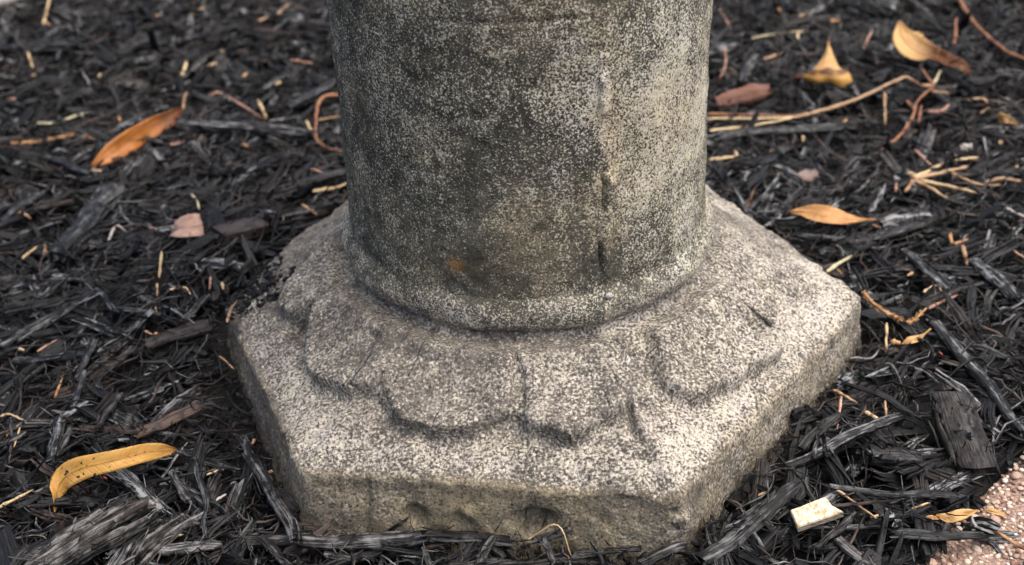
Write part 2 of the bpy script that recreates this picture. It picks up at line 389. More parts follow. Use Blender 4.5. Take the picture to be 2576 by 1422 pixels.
def rounded(P, n=48):
    P = np.asarray(P, float); m = len(P); out = []
    for i in range(n):
        x = i * m / n; i0 = int(x); t = x - i0; a, b, c, d = (P[(i0 + q) % m] for q in (-1, 0, 1, 2))
        out.append(0.5 * (2 * b + (c - a) * t + (2 * a - 5 * b + 4 * c - d) * t * t + (3 * b - a - 3 * c + d) * t ** 3))
    return np.array(out)
LEAVES = [  # worn carved leaf lobes, outlines as they run round the base
 [(885, 700), (812, 770), (780, 850), (786, 930), (820, 975), (885, 992), (945, 1000), (975, 960), (985, 880), (1000, 810), (965, 755)],
 [(965, 800), (945, 900), (962, 990), (1000, 1050), (1055, 1090), (1125, 1104), (1195, 1095), (1245, 1058), (1285, 1000), (1298, 910), (1288, 850), (1150, 838)],
 [(1296, 852), (1312, 930), (1308, 1020), (1330, 1078), (1385, 1096), (1445, 1106), (1508, 1090), (1556, 1050), (1586, 985), (1582, 900), (1548, 825), (1420, 838)],
 [(1628, 790), (1638, 880), (1650, 950), (1682, 992), (1740, 1008), (1795, 1003), (1850, 985), (1885, 945), (1945, 900), (1968, 850), (1925, 790), (1850, 715), (1720, 738)],
 [(852, 612), (775, 680), (712, 752), (705, 792), (740, 808), (788, 778), (852, 705)]]
rad_ = np.hypot(flat[:, 0], flat[:, 1]); topm = topm * np.clip((rad_ - RG - 0.0035) / 0.006, 0, 1)
relh = 0.0055 * np.clip(1.0 + 0.35 * fbm(flat * 30, 2, 57), 0.6, 1.3)
rise = np.zeros(len(flat)); ditch = np.zeros(len(flat)); sdm = np.full(len(flat), -9.0)
for L in LEAVES:
    poly = rounded([hit(*p)[:2] for p in L]); sdv = poly_sd(warp, poly); sdm = np.maximum(sdm, sdv)
    rise = np.maximum(rise, relh * (sst((sdv + 0.0014) / 0.0040) - 0.38 * sst((sdv - 0.0040) / 0.012)))
body = [(880, 690), (800, 780), (776, 850), (786, 935), (815, 975), (880, 992), (950, 1012), (990, 1040), (1035, 1085), (1110, 1103), (1195, 1097), (1232, 1070), (1290, 1062), (1322, 1097), (1385, 1092), (1440, 1108), (1500, 1092), (1550, 1058), (1590, 1010), (1596, 940), (1575, 860), (1530, 800), (1240, 835), (1000, 770)]
warp2 = warp + 0.0016 * np.c_[fbm(flat * 130, 3, 54), fbm(flat * 130, 3, 56)]
sdv = poly_sd(warp2, np.array([hit(*p)[:2] for p in body])); sdm = np.maximum(sdm, sdv)
rise = np.maximum(rise, 0.62 * relh * sst((sdv + 0.0016) / 0.0045))            # the lobes grow out of one worn band
disp += topm * (rise - 0.0016 * np.exp(-((sdm + 0.0030) / 0.0030) ** 2))
for pts, wd, dp in [  # creases between lobes
  ([(1303, 1085), (1302, 1010), (1295, 900)], 0.004, 0.0012), ([(1600, 1000), (1575, 880), (1520, 770)], 0.004, 0.0015),
  ([(1225, 1075), (1180, 1000), (1110, 930)], 0.004, 0.0010), ([(820, 960), (870, 870), (950, 790)], 0.004, -0.0010), ([(1010, 1060), (1060, 960), (1080, 880)], 0.005, -0.0010), ([(1420, 1090), (1410, 980), (1390, 890)], 0.006, -0.0013),
  ([(1700, 990), (1720, 900), (1700, 800)], 0.006, -0.0010), ([(1512, 745), (1540, 810), (1566, 860), (1572, 920), (1590, 990), (1608, 1060), (1655, 1135), (1680, 1200)], 0.0022, -0.0026), ([(1500, 750), (1530, 815), (1552, 870), (1560, 930), (1572, 990), (1592, 1060), (1604, 1085)], 0.0015, 0.0024)]:
    disp -= topm * dp * (np.clip(0.8 + 1.1 * fbm(flat * 120, 3, 59), 0, 2) if wd < 0.0025 else 1.0) * np.exp(-(line_d(warp, np.array([hit(*p)[:2] for p in pts])) / wd) ** 2)
for (px, py), wd, dp in [((1012, 848), .0046, .0050), ((1010, 885), .0035, -.0016), ((955, 872), .005, .0022), ((742, 828), .0065, .0055), ((765, 845), .005, .002), ((1905, 835), .0050, .004), ((1880, 815), .004, .002), ((1835, 745), .004, .002), ((735, 660), .004, .002), ((1775, 1185), .0016, .003),
   ((1475, 1203), .0014, .0028), ((1433, 1203), .0011, .002), ((1530, 1215), .001, .002), ((1043, 1304), .0046, .008), ((1340, 1318), .0060, .009), ((1368, 1322), .0055, .008), ((1300, 1312), .004, .003), ((1160, 1312), .005, .002), ((1180, 1295), .004, -.002), ((820, 730), .003, .0015), ((640, 740), .004, .003), ((610, 760), .005, .003), ((690, 700), .004, .002), ((590, 800), .004, .002), ((900, 1250), .008, .0015), ((1000, 1220), .010, .002), ((1600, 1260), .010, .0016), ((1715, 1300), .003, -.003), ((1718, 1330), .0028, -.003), ((1697, 1290), .0018, .004), ((1697, 1330), .0018, .003)]:
    c = hit(px, py); disp -= dp * np.exp(-(np.linalg.norm(flat - c, axis=1) / wd) ** 3)
disp -= 0.0050 * np.exp(-((rad_ - RG - 0.0025) / 0.0062) ** 2) * (0.75 + 0.5 * fbm(flat * 30, 2, 58))
# step along the front face: lower band of the arris broken back
flat2 = flat + fnrm * disp[:, None]
rowi = np.repeat(np.arange(nr), NT_)
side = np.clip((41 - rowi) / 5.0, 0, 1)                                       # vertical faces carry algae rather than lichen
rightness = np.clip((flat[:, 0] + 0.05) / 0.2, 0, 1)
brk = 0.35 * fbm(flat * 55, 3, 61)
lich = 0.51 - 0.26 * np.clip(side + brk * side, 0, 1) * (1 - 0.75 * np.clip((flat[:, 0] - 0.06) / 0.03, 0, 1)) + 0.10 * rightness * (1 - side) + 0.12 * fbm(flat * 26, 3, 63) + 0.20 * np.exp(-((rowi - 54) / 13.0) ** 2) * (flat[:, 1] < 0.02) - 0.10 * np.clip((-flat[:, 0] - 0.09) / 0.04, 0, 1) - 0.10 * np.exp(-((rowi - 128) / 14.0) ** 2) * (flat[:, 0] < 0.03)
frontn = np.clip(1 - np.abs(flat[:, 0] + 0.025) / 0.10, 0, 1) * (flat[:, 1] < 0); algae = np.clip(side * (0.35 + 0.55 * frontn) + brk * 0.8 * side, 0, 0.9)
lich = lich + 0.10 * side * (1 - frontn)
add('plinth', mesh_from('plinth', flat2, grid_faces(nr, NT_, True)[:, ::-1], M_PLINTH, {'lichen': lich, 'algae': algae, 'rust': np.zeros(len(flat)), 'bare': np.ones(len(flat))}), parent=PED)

# collar and shaft
def revolve(prof, nth, seamdisp, name, mat, seed):
    th = np.unique(np.concatenate([np.linspace(-math.pi, math.pi, nth, endpoint=False), np.linspace(math.radians(-75), math.radians(-65), 70)])); th = th[np.concatenate([[True], np.diff(th) > 2e-4])]; nth = len(th); r = prof[:, 0][:, None] + 0 * th; z = prof[:, 1][:, None] + 0 * th
    V = np.stack([r * np.cos(th), r * np.sin(th), z], -1).reshape(-1, 3); nr_ = np.stack([np.cos(th) + 0 * r, np.sin(th) + 0 * r, 0 * r], -1).reshape(-1, 3)
    d = 0.0008 * fbm(V * 40, 4, 41) + 0.0003 * fbm(V * 260, 3, 45) + seamdisp(V)
    W = V + nr_ * d[:, None]
    return W, grid_faces(len(prof), nth, True)
def seam_x(z):                                                                # casting seam on the shaft, wavering
    return 0.0302 + 0.0012 * np.sin(z * 60) + 0.0008 * np.sin(z * 141)
def seamdisp(V):
    front = V[:, 1] < 0; z = V[:, 2]; zz_ = np.c_[z * 110, 0 * z, 0 * z]; dx = V[:, 0] - seam_x(z) - 0.0007 * fbm(zz_ * 2.2, 3, 82)
    rg_ = np.clip(0.55 + 0.9 * fbm(zz_, 3, 81), 0, 1.6)
    o = np.where(front, 0.0028 * rg_ * np.exp(-((dx - 0.0022) / 0.0026) ** 2) + 0.0008 * np.exp(-(dx / 0.008) ** 2), 0)
    crack = np.exp(-((z - 0.142) / 0.0125) ** 4) + 0.8 * np.exp(-((z - 0.106) / 0.010) ** 4) + 0.5 * np.exp(-((z - 0.19) / 0.03) ** 4) * rg_
    o = o - np.where(front, 0.0034 * crack * np.clip(0.6 + 0.6 * rg_, 0, 1.3) * np.exp(-(dx / 0.0008) ** 2), 0)
    ring = V[:, 2] - (0.2235 + 0.004 * (V[:, 0] + 0.02) )
    o = o - np.where(front & (V[:, 0] < 0.04), 0.0013 * np.exp(-(ring / 0.0008) ** 2) * np.exp(-((V[:, 0] - 0.0) / 0.03) ** 4), 0)
    return o
def stone_attrs(V, base):
    wob = fbm(V * 24, 4, 71)
    l = base + 0.16 * wob
    for (x, z, s, g) in [(0.020, 0.178, 0.020, .24), (0.056, 0.195, 0.030, .24), (0.078, 0.20, 0.020, .26), (0.045, 0.215, 0.02, .12), (0.074, 0.15, 0.03, .24), (0.070, 0.105, 0.03, .12), (-0.082, 0.205, 0.016, .32), (-0.078, 0.150, 0.018, .26), (0.028, 0.15, 0.012, .08), (-0.01, 0.120, 0.05, -.12), (-0.05, 0.16, 0.03, -.06), (-0.03, 0.20, 0.03, -.02), (0.02, 0.205, 0.015, -.12)]:
        l = l + np.where(V[:, 1] < 0.03, g * np.exp(-(((V[:, 0] - x) ** 2 + (V[:, 2] - z) ** 2) / s ** 2)) * (1 + 0.8 * wob), 0)
    al = np.clip(0.12 + 0.35 * fbm(V * 30, 3, 75) + 0.5 * np.exp(-((V[:, 0] - 0.034) / 0.007) ** 2) * (V[:, 1] < 0) * (0.5 + fbm(V * 50, 2, 76)), 0, 0.8)
    ru = 0.9 * np.exp(-(((V[:, 0] + 0.0345) ** 2 + (V[:, 2] - 0.107) ** 2) / 0.0030 ** 2)) * (V[:, 1] < 0)
    return {'lichen': l, 'algae': al, 'rust': ru, 'bare': np.clip(1.15 - (V[:, 2] - ZG - 0.004) / 0.014 + 0.5 * fbm(V * 70, 3, 95), 0, 1)}
prof = []
for z_ in np.linspace(-0.012, 0.0195, 48):                                    # worn half-round ring above a soft groove
    q_ = (z_ - 0.0062) / 0.0092; r_ = RS - 0.0010 + (0.0056 * math.sqrt(max(0.0, 1 - q_ * q_)) if abs(q_) < 1 else 0.0)
    if z_ < -0.002: r_ -= 0.0018
    prof.append((r_, ZG + z_))
prof = np.array(prof); prof[:, 0] = np.convolve(np.pad(prof[:, 0], 6, 'edge'), np.array([1, 2, 3, 4, 5, 6, 7, 6, 5, 4, 3, 2, 1]) / 49, 'valid')
V, F = revolve(prof, 540, lambda V: seamdisp(V) + 0.0011 * fbm(V * 75, 3, 97) * np.exp(-((V[:, 2] - ZG - 0.006) / 0.008) ** 2), 'collar', M_SHAFT, 1)
at_ = stone_attrs(V, 0.47); at_['lichen'] += 0.17 * np.exp(-((V[:, 2] - ZG - 0.006) / 0.007) ** 2) - 0.06 * np.clip((V[:, 2] - ZG - 0.008) / 0.010, 0, 1); at_['algae'] *= 0.5; add('collar', mesh_from('collar', V, F, M_SHAFT, at_), parent=PED)  # ring paler: lichen plus a highlight painted into its colour
zt = np.concatenate([np.linspace(ZG + 0.0100, 0.30, 216), np.linspace(0.305, 0.62, 30)])
rt = RS + 0 * zt + 0.0004 * np.sin(zt * 31)
tail = [(RS + 0.004, 0.625), (RS + 0.008, 0.635), (RS + 0.008, 0.65), (RS + 0.002, 0.66), (0.001, 0.662)]
prof = np.concatenate([np.c_[rt, zt], np.array(tail)])
V, F = revolve(prof, 540, seamdisp, 'shaft', M_SHAFT, 2)
at_ = stone_attrs(V, 0.385); at_['lichen'] += 0.14 * np.exp(-(np.maximum(V[:, 2] - ZG - 0.016, 0) + 0.004 * fbm(V * 60, 3, 90)) / 0.006)
add('shaft', mesh_from('shaft', V, F, M_SHAFT, at_), parent=PED)
k = NT('pale_mineral'); co = k.n('ShaderNodeTexCoord').outputs['Object']; a = k.noise(co, 900, 3)
M_MIN = k.done(k.mix(k.ramp(a, 0.35, 0.6), (0.22, 0.21, 0.20), (0.50, 0.49, 0.48)), 0.8, k.bump(a, 0.8, 0.001))
for px, py, a, b in [(1519, 768, 0.0036, 0.0026), (1532, 745, 0.002, 0.0016), (1576, 905, 0.002, 0.0044), (1583, 985, 0.0028, 0.0032), (1570, 880, 0.0014, 0.0020), (1596, 1010, 0.0012, 0.0016)]:
    V, F = pebble_mesh(int(px)); V = V * [a, b, 0.0018]; V = V + 0.0009 * np.c_[fbm(V * 700, 2, 3), fbm(V * 700, 2, 4), fbm(V * 700, 2, 6)]
    c = hit(px, py) if py > 800 else None
    if c is None:
        d = FW * FPX + RT * (px - PW / 2) - UP * (py - PH / 2); d /= np.linalg.norm(d)
        rr = (RS + 0.005) ; A2 = d[0] ** 2 + d[1] ** 2; B2 = 2 * (CPOS[0] * d[0] + CPOS[1] * d[1]); C2 = CPOS[0] ** 2 + CPOS[1] ** 2 - rr * rr
        t = (-B2 - math.sqrt(B2 * B2 - 4 * A2 * C2)) / (2 * A2); c = CPOS + d * t; rot = (math.radians(80), 0, math.radians(20))
    else: rot = (math.radians(38), 0, math.radians(8))
    o = add('mineral_deposit', mesh_from('mineral_deposit', V, F, M_MIN), parent=PED, loc=c); o.rotation_euler = rot

# ------------------------------------------------------------------ wood mulch
def chip(r, L, W, T, nu=7, nv=7, bend=0.0, curve=0.0, twist=0.0, jag=0.12, taper=0.25, blunt=0.62, wig=0.0, rough=1.0):
    """one splinter: a ridged, bent bar with torn ends; returns verts, (quads, tris), local grain coordinates"""
    u = np.linspace(-0.5, 0.5, nu); ph = np.linspace(0, 2 * math.pi, nv, endpoint=False) + r.uniform(0, 1)
    c, s = np.cos(ph), np.sin(ph); cy = np.sign(c) * np.abs(c) ** blunt; cz = np.sign(s) * np.abs(s) ** blunt
    rid = 1 + rough * (0.16 * r.normal(size=nv)[None, :] + 0.09 * r.normal(size=(nu, nv)))
    e = np.abs(u) * 2; tp = (1 - taper * e ** 2.5)[:, None]
    wv = 1 + 0.12 * r.normal(size=nu)[:, None] * 0.7
    y = 0.5 * W * cy[None] * rid * tp * wv; z = 0.5 * T * cz[None] * rid * (0.5 + 0.5 * tp) * wv
    x = np.repeat((u * L)[:, None], nv, 1)
    x[0] += -jag * L * np.abs(r.normal(size=nv)) * 0.6; x[-1] += jag * L * np.abs(r.normal(size=nv)) * 0.6
    if nu > 4: x[1] += jag * L * 0.3 * r.normal(size=nv) * 0.6; x[-2] += jag * L * 0.3 * r.normal(size=nv) * 0.6
    G = np.stack([x, y, z], -1).reshape(-1, 3).copy()
    uu = u[:, None]; tw = twist * uu
    y2 = y * np.cos(tw) - z * np.sin(tw); z2 = y * np.sin(tw) + z * np.cos(tw)
    z2 = z2 + bend * L * (0.25 - uu ** 2) ; y2 = y2 + curve * L * (0.25 - uu ** 2)
    if wig:
        p1, p2, p3 = r.uniform(0, 6.28, 3); y2 = y2 + wig * (np.sin(uu * 7 + p1) + 0.6 * np.sin(uu * 15 + p2)); z2 = z2 + 0.6 * wig * np.sin(uu * 9 + p3)
    V = np.stack([x, y2, z2], -1).reshape(-1, 3)
    capa = V[:nv].mean(0) + [0.10 * W, 0, 0]; capb = V[-nv:].mean(0) - [0.10 * W, 0, 0]
    n0 = len(V); V = np.concatenate([V, [capa, capb]]); G = np.concatenate([G, [G[:nv].mean(0), G[-nv:].mean(0)]])
    j = np.arange(nv); j2 = (j + 1) % nv
    tris = np.concatenate([np.c_[j2, j, np.full(nv, n0)], np.c_[(nu - 1) * nv + j, (nu - 1) * nv + j2, np.full(nv, n0 + 1)]])
    return V, (grid_faces(nu, nv, True)[:, ::-1], tris), G
def strand(pts, rad, nv=3, tip=0.5):
    """thin tube along points (n,3)"""
    pts = np.asarray(pts, float); n = len(pts); t = np.gradient(pts, axis=0); t /= np.maximum(np.linalg.norm(t, axis=1, keepdims=True), 1e-9)
    up = np.array([0, 0, 1.0]); a = np.cross(t, up); l = np.linalg.norm(a, axis=1, keepdims=True); a = np.where(l < 1e-3, [1.0, 0, 0], a / np.maximum(l, 1e-9)); b = np.cross(a, t)
    rad = np.broadcast_to(rad, (n,)) * np.where((np.arange(n) == 0) | (np.arange(n) == n - 1), tip, 1)
    ph = np.linspace(0, 2 * math.pi, nv, endpoint=False)
    V = pts[:, None] + rad[:, None, None] * (a[:, None] * np.cos(ph)[None, :, None] + b[:, None] * np.sin(ph)[None, :, None])
    s = np.concatenate([[0], np.cumsum(np.linalg.norm(np.diff(pts, axis=0), axis=1))])
    G = np.stack([np.repeat(s[:, None], nv, 1), rad[:, None] * np.cos(ph), rad[:, None] * np.sin(ph)], -1).reshape(-1, 3)
    F = grid_faces(n, nv, True)
    caps = np.array([[0, i + 1, i] for i in range(1, nv - 1)] + [[(n - 1) * nv, (n - 1) * nv + i, (n - 1) * nv + i + 1] for i in range(1, nv - 1)])
    return V.reshape(-1, 3), (F[:, ::-1], caps), G
def bundle(r, L, W, T, k_, nu, nv, bend, curve, twist, jag, spread=0.10, wig=0.0, hairs=0, core=False):
    """a torn chip: several ragged fibres side by side that part a little at the ends"""
    Vs, Qs, Ts, Gs, n0 = [], [], [], [], 0; wp = r.uniform(0, 6.28, 4)
    if core:
        V, F, G = chip(r, L * 0.93, W * 0.86, T * 0.95, nu, 10, bend, curve, twist * 0.4, jag * 0.6, 0.12, 0.5, 0, 0.8); Vs.append(V); Qs.append(F[0]); Ts.append(F[1]); Gs.append(G); n0 = len(V)
    for i in range(k_):
        f = (i + 0.5) / k_ - 0.5; l = L * r.uniform(0.62, 1.0); w_ = W / k_ * r.uniform(1.0, 1.55)
        V, F, G = chip(r, l, w_, T * r.uniform(0.55, 1.0), nu, nv, bend, curve + r.normal(0, 0.015), twist * 0.4 + r.normal(0, 0.3), jag, r.uniform(0.1, 0.75), 0.6, wig * 0.35)
        a = r.normal(0, spread) * min(1.0, 3 * W / L); ca, sa = math.cos(a), math.sin(a); V = V @ np.array([[ca, -sa, 0], [sa, ca, 0], [0, 0, 1]]).T
        sh = np.array([(L - l) * r.uniform(-0.5, 0.5), f * W, r.normal(0, 0.16) * T - 0.25 * T * (2 * f) ** 2]); V = V + sh; G = G + sh + [0, 0, 0.02 * i]
        Vs.append(V); Qs.append(F[0] + n0); Ts.append(F[1] + n0); Gs.append(G); n0 += len(V)
    for i in range(hairs):                                                    # loosened fibres
        x0 = r.uniform(-0.5, 0.5) * L; l = r.uniform(0.003, 0.010); d = np.array([r.choice([-1, 1]) * r.uniform(.5, 1), r.normal(0, .5), r.uniform(-.1, .5)]); t = np.linspace(0, 1, 4)[:, None]
        P_ = np.array([x0, r.uniform(-.5, .5) * W, 0.3 * T]) + l * (t * d + t ** 2 * r.normal(0, .35, 3)); V, F, G = strand(P_, r.uniform(0.00018, 0.00045), 3, 0.4)
        Vs.append(V); Qs.append(F[0] + n0); Ts.append(F[1] + n0); Gs.append(G); n0 += len(V)
    V = np.concatenate(Vs)
    if wig:
        x = V[:, 0] / L; V[:, 1] += wig * (np.sin(x * 6 + wp[0]) + 0.5 * np.sin(x * 14 + wp[1])); V[:, 2] += 0.6 * wig * np.sin(x * 8 + wp[2])
    return V, (np.concatenate(Qs), np.concatenate(Ts)), np.concatenate(Gs)
class Bag:
    def __init__(s): s.V, s.Q, s.T, s.G, s.K, s.n = [], [], [], [], [], 0
    def put(s, V, F, G, tint):
        s.V.append(V); s.Q.append(F[0] + s.n); s.T.append(F[1] + s.n); s.G.append(G); s.K.append(np.broadcast_to(tint, (len(V), 3))); s.n += len(V)
    def mesh(s, name, mat, smooth=True):
        return mesh_from(name, np.concatenate(s.V), (np.concatenate(s.Q), np.concatenate(s.T)), mat, {'grain': np.concatenate(s.G), 'tint': np.concatenate(s.K)}, smooth)
def rot_mat(yaw, pit, rol):
    cy, sy, cp, sp, cr, sr = math.cos(yaw), math.sin(yaw), math.cos(pit), math.sin(pit), math.cos(rol), math.sin(rol)
    return np.array([[cy, -sy, 0], [sy, cy, 0], [0, 0, 1]]) @ np.array([[cp, 0, sp], [0, 1, 0], [-sp, 0, cp]]) @ np.array([[1, 0, 0], [0, cr, -sr], [0, sr, cr]])
def rand_tint(r):
    """how much pale grain and painted glint shows, how much brown shows"""
    a = r.choice([0.05, 0.20, 0.85, 2.1], p=[0.45, 0.26, 0.14, 0.15]) * r.uniform(0.7, 1.2)  # the strongest value paints bright glints onto some chips
    b = r.choice([0.0, 0.18, 0.7], p=[0.88, 0.09, 0.03])
    return (a, b, 0)
ARCH = []
for i in range(96):
    r = np.random.default_rng(1000 + i)
    kind = i % 8; b_, c_, t_ = r.uniform(-.12, .2), r.uniform(-.2, .2), r.uniform(-.8, .8)
    if kind in (0, 6): ARCH.append(bundle(r, r.uniform(0.016, 0.036), r.uniform(0.003, 0.0062), r.uniform(0.0016, 0.0030), 3, 5, 4, b_ * .5, c_ * .4, t_ * .6, .12, .10, .0004))  # torn chip
    elif kind == 1: ARCH.append(bundle(r, r.uniform(0.014, 0.034), r.uniform(0.0018, 0.0036), r.uniform(0.0012, 0.0022), 2, 6, 4, b_, c_, t_, .12, .2, .0007))        # split splinter
    elif kind in (2, 3): ARCH.append(chip(r, r.uniform(0.010, 0.032), r.uniform(0.0009, 0.0022), r.uniform(0.0008, 0.0017), 7, 4, b_, c_ * 1.5, t_, .15, .6, .62, .0009))   # sliver
    elif kind == 4: ARCH.append(bundle(r, r.uniform(0.010, 0.020), r.uniform(0.004, 0.0080), r.uniform(0.0018, 0.0034), 4, 4, 4, b_ * .4, c_ * .3, t_ * .5, .12))         # flake
    elif kind == 5: ARCH.append(chip(r, r.uniform(0.004, 0.009), r.uniform(0.002, 0.0042), r.uniform(0.002, 0.0036), 5, 6, b_, c_, t_, .15, .4))                          # crumb
    else: ARCH.append(chip(r, r.uniform(0.012, 0.024), r.uniform(0.004, 0.008), r.uniform(0.003, 0.005), 5, 7, b_ * .4, c_ * .4, t_ * .4, .16, .25, .45))                 # block
bag = Bag()
def in_frame(x, y, m=60):
    p = proj(np.array([[x, y, 0.0]]))[0]; return -m < p[0] < PW + m and -m < p[1] < PH + m
def chip_ok(x, y, yaw, L):
    dx, dy = math.cos(yaw) * L / 2, math.sin(yaw) * L / 2
    xx = np.array([x - dx, x, x + dx]); yy = np.array([y - dy, y, y + dy])
    return not inside_hex(xx, yy, 0.0025).any()
def scatter(nn, xr, yr, zlo, zhi, sc=1.0, seed=0, tilt=0.22, skip_frame=False):
    r = np.random.default_rng(seed); X = r.uniform(*xr, nn); Y = r.uniform(*yr, nn); H = gh(X, Y); PS = path_side(X, Y)
    for x, y, h, ps in zip(X, Y, H, PS):
        V, F, G = ARCH[r.integers(len(ARCH))]; yaw = r.uniform(0, 6.28) if r.random() < 0.6 else r.normal(0.75, 0.5)
        s = sc * r.uniform(0.7, 1.25)
        if ps > 0.004 and r.random() > 0.11: continue
        if skip_frame and in_frame(x, y, 130): continue
        if not chip_ok(x, y, yaw, float(np.ptp(V[:, 0])) * s * 0.95): continue
        M = rot_mat(yaw, r.normal(0, tilt), r.uniform(-0.6, 0.6)) * s
        z = h + r.uniform(zlo, zhi)
        if ps > 0.004: z = 0.0035
        bag.put(V @ M.T + [x, y, z], F, G * s + r.uniform(-1, 1, 3), rand_tint(r))
scatter(4500, (-0.50, 0.50), (-0.30, 0.66), -0.010, -0.003, 1.5, 1)
scatter(5600, (-0.48, 0.48), (-0.30, 0.64), -0.006, 0.004, 1.35, 2, 0.34)
scatter(3200, (-0.46, 0.46), (-0.30, 0.62), 0.000, 0.006, 0.95, 3, 0.42)
scatter(2800, (-1.3, 1.3), (-0.65, 1.6), -0.006, 0.004, 2.4, 4, 0.25, True)
scatter(4200, (-0.9, 0.9), (-0.55, 1.15), -0.006, 0.003, 2.1, 6, 0.25, True)
mulch = add('wood_mulch', bag.mesh('wood_mulch', M_WOOD, False), label='layer of shredded black wood mulch covering the ground', cat='mulch', kind='stuff')
# fine fibres and hairs of wood
fb = Bag(); r = np.random.default_rng(77)
for i in range(17000):
    x, y = r.uniform(-0.42, 0.42), r.uniform(-0.28, 0.58)
    if path_side(x, y) > 0.002 and r.random() > 0.06: continue
    yaw = r.uniform(0, 6.28); L = r.gamma(3, 0.0066) + 0.004
    if not chip_ok(x, y, yaw, L): continue
    n = 6; t = np.linspace(-0.5, 0.5, n); cv = r.normal(0, 0.55); dx = np.array([math.cos(yaw), math.sin(yaw)]); dn = np.array([-dx[1], dx[0]])
    P2 = np.array([x, y]) + L * (t[:, None] * dx + (cv * (t ** 2 - .08) + r.normal(0, 0.035, n))[:, None] * dn)
    h = float(gh(np.array([x]), np.array([y]))[0]) + r.uniform(0.000, 0.007); z = h + L * (r.normal(0, 0.22) * t + r.normal(0, 0.4) * (0.1 - t ** 2))
    V, F, G = strand(np.c_[P2, z], 0.00018 + 0.0008 * r.random() ** 2.2, 3, 0.4)
    fb.put(V, F, G + r.uniform(-1, 1, 3), rand_tint(r) if r.random() < .8 else (0.9, 0.9, 0))
add('wood_fibres', fb.mesh('wood_fibres', M_WOOD), label='fine black wood fibres tangled through the mulch', cat='fibres', kind='stuff')
# black crumbs lodged on the broken corner of the plinth
cb = Bag()
for i in range(420):
    px, py = r.normal(640, 50), r.normal(730, 48)
    if py > 690 + (px - 560) * -0.55 + 140: continue
    c = hit(px, py); c2 = proj(c)[0]
    if abs(c2[0] - px) > 12 or abs(c2[1] - py) > 12: continue
    V, F, G = ARCH[5 + 8 * r.integers(11)]; s = r.uniform(0.15, 0.7)
    cb.put(V @ (rot_mat(r.uniform(0, 6), r.normal(0, .4), r.normal(0, .4)) * s).T + c + [0, 0, 0.0012], F, G, (0.1, 0, 0))
for i in range(46):
    px, py = (r.uniform(880, 1780), r.uniform(760, 900)) if i % 2 else (r.uniform(620, 900), r.uniform(640, 980))
    c = hit(px, py); c2 = proj(c)[0]
    if abs(c2[0] - px) > 12 or abs(c2[1] - py) > 12: continue
    V, F, G = ARCH[5 + 8 * r.integers(11)]; s_ = r.uniform(0.08, 0.2)
    cb.put(V @ (rot_mat(r.uniform(0, 6), r.normal(0, .4), r.normal(0, .4)) * s_).T + c + [0, 0, 0.0004], F, G, (0.1, .2, 0))
for i in range(900):
    k_ = int(r.integers(6)); f_ = r.random(); e_ = HEX[k_] * (1 - f_) + HEX[(k_ + 1) % 6] * f_; n_ = e_ / np.hypot(*e_); e_ = e_ + n_ * (0.005 + abs(r.normal(0, 0.006)))
    V, F, G = ARCH[5 + 8 * r.integers(11)]; s_ = r.uniform(0.25, 0.8)
    cb.put(V @ (rot_mat(r.uniform(0, 6), r.normal(0, .4), r.normal(0, .4)) * s_).T + [e_[0], e_[1], float(gh(e_[0:1], e_[1:2])[0]) + r.uniform(-0.002, 0.004)], F, G, (0.15, r.uniform(0, .4), 0))
add('mulch_crumbs', cb.mesh('mulch_crumbs', M_WOOD), label='black mulch crumbs along the foot and on the broken corner of the stone base', cat='mulch crumbs', kind='stuff')

# individual pieces one can point at: (x1, y1, x2, y2, width px, lift mm at each end, pale, brown, label)
GRP = 'single pieces of black wood mulch'
def hero(x1, y1, x2, y2, wpx, l1, l2, pale, brown, label, name='wood_chip', flatness=0.55, seed=None, jag=0.10, curve=None, blocky=False):
    a, b = at(x1, y1, l1 / 1000 + 0.0035), at(x2, y2, l2 / 1000 + 0.0035); m = (a + b) / 2; d = b - a; L = float(np.linalg.norm(d)); W = wpx / ppm(m)
    r = np.random.default_rng(int(x1 * 7 + y1 * 13 + x2) if seed is None else seed)
    yaw = math.atan2(d[1], d[0]); pit = -math.asin(max(-1, min(1, d[2] / L)))
    cv_ = r.uniform(-.06, .06) if curve is None else curve; nu_ = max(8, min(18, int(L / 0.005)))
    if 'chunk' in label: V, F, G = bundle(r, L, W, W * 0.30, 9, 12, 6, 0.02, 0.0, 0.1, 0.05, 0.012, 0.0004, 26, True)
    elif blocky: V, F, G = chip(r, L * 0.94, W, W * flatness, nu_, 16, r.uniform(-.02, .04), cv_, r.uniform(-.2, .2), 0.05, r.uniform(.03, .10), 0.36, 0, 0.35)
    else: V, F, G = bundle(r, L, W, max(W * flatness * 0.9, 0.0012), int(max(2, min(9, W / 0.0016))), nu_, 6, r.uniform(-.03, .06), cv_, r.uniform(-.5, .5), jag * min(1, 2.2 * W / L + 0.25), 0.09, min(0.0012, 0.013 * L), int(5 + W / 0.001), wpx < 56)
    M = rot_mat(yaw, pit, r.uniform(-.25, .25))
    me = mesh_from(name, V @ M.T, F, M_WOOD, {'grain': G + r.uniform(-1, 1, 3), 'tint': np.broadcast_to((pale, brown, 0), (len(V), 3))})
    return add(name, me, loc=m, label=label, cat='wood chip' if name != 'stick' else 'stick', group=GRP)
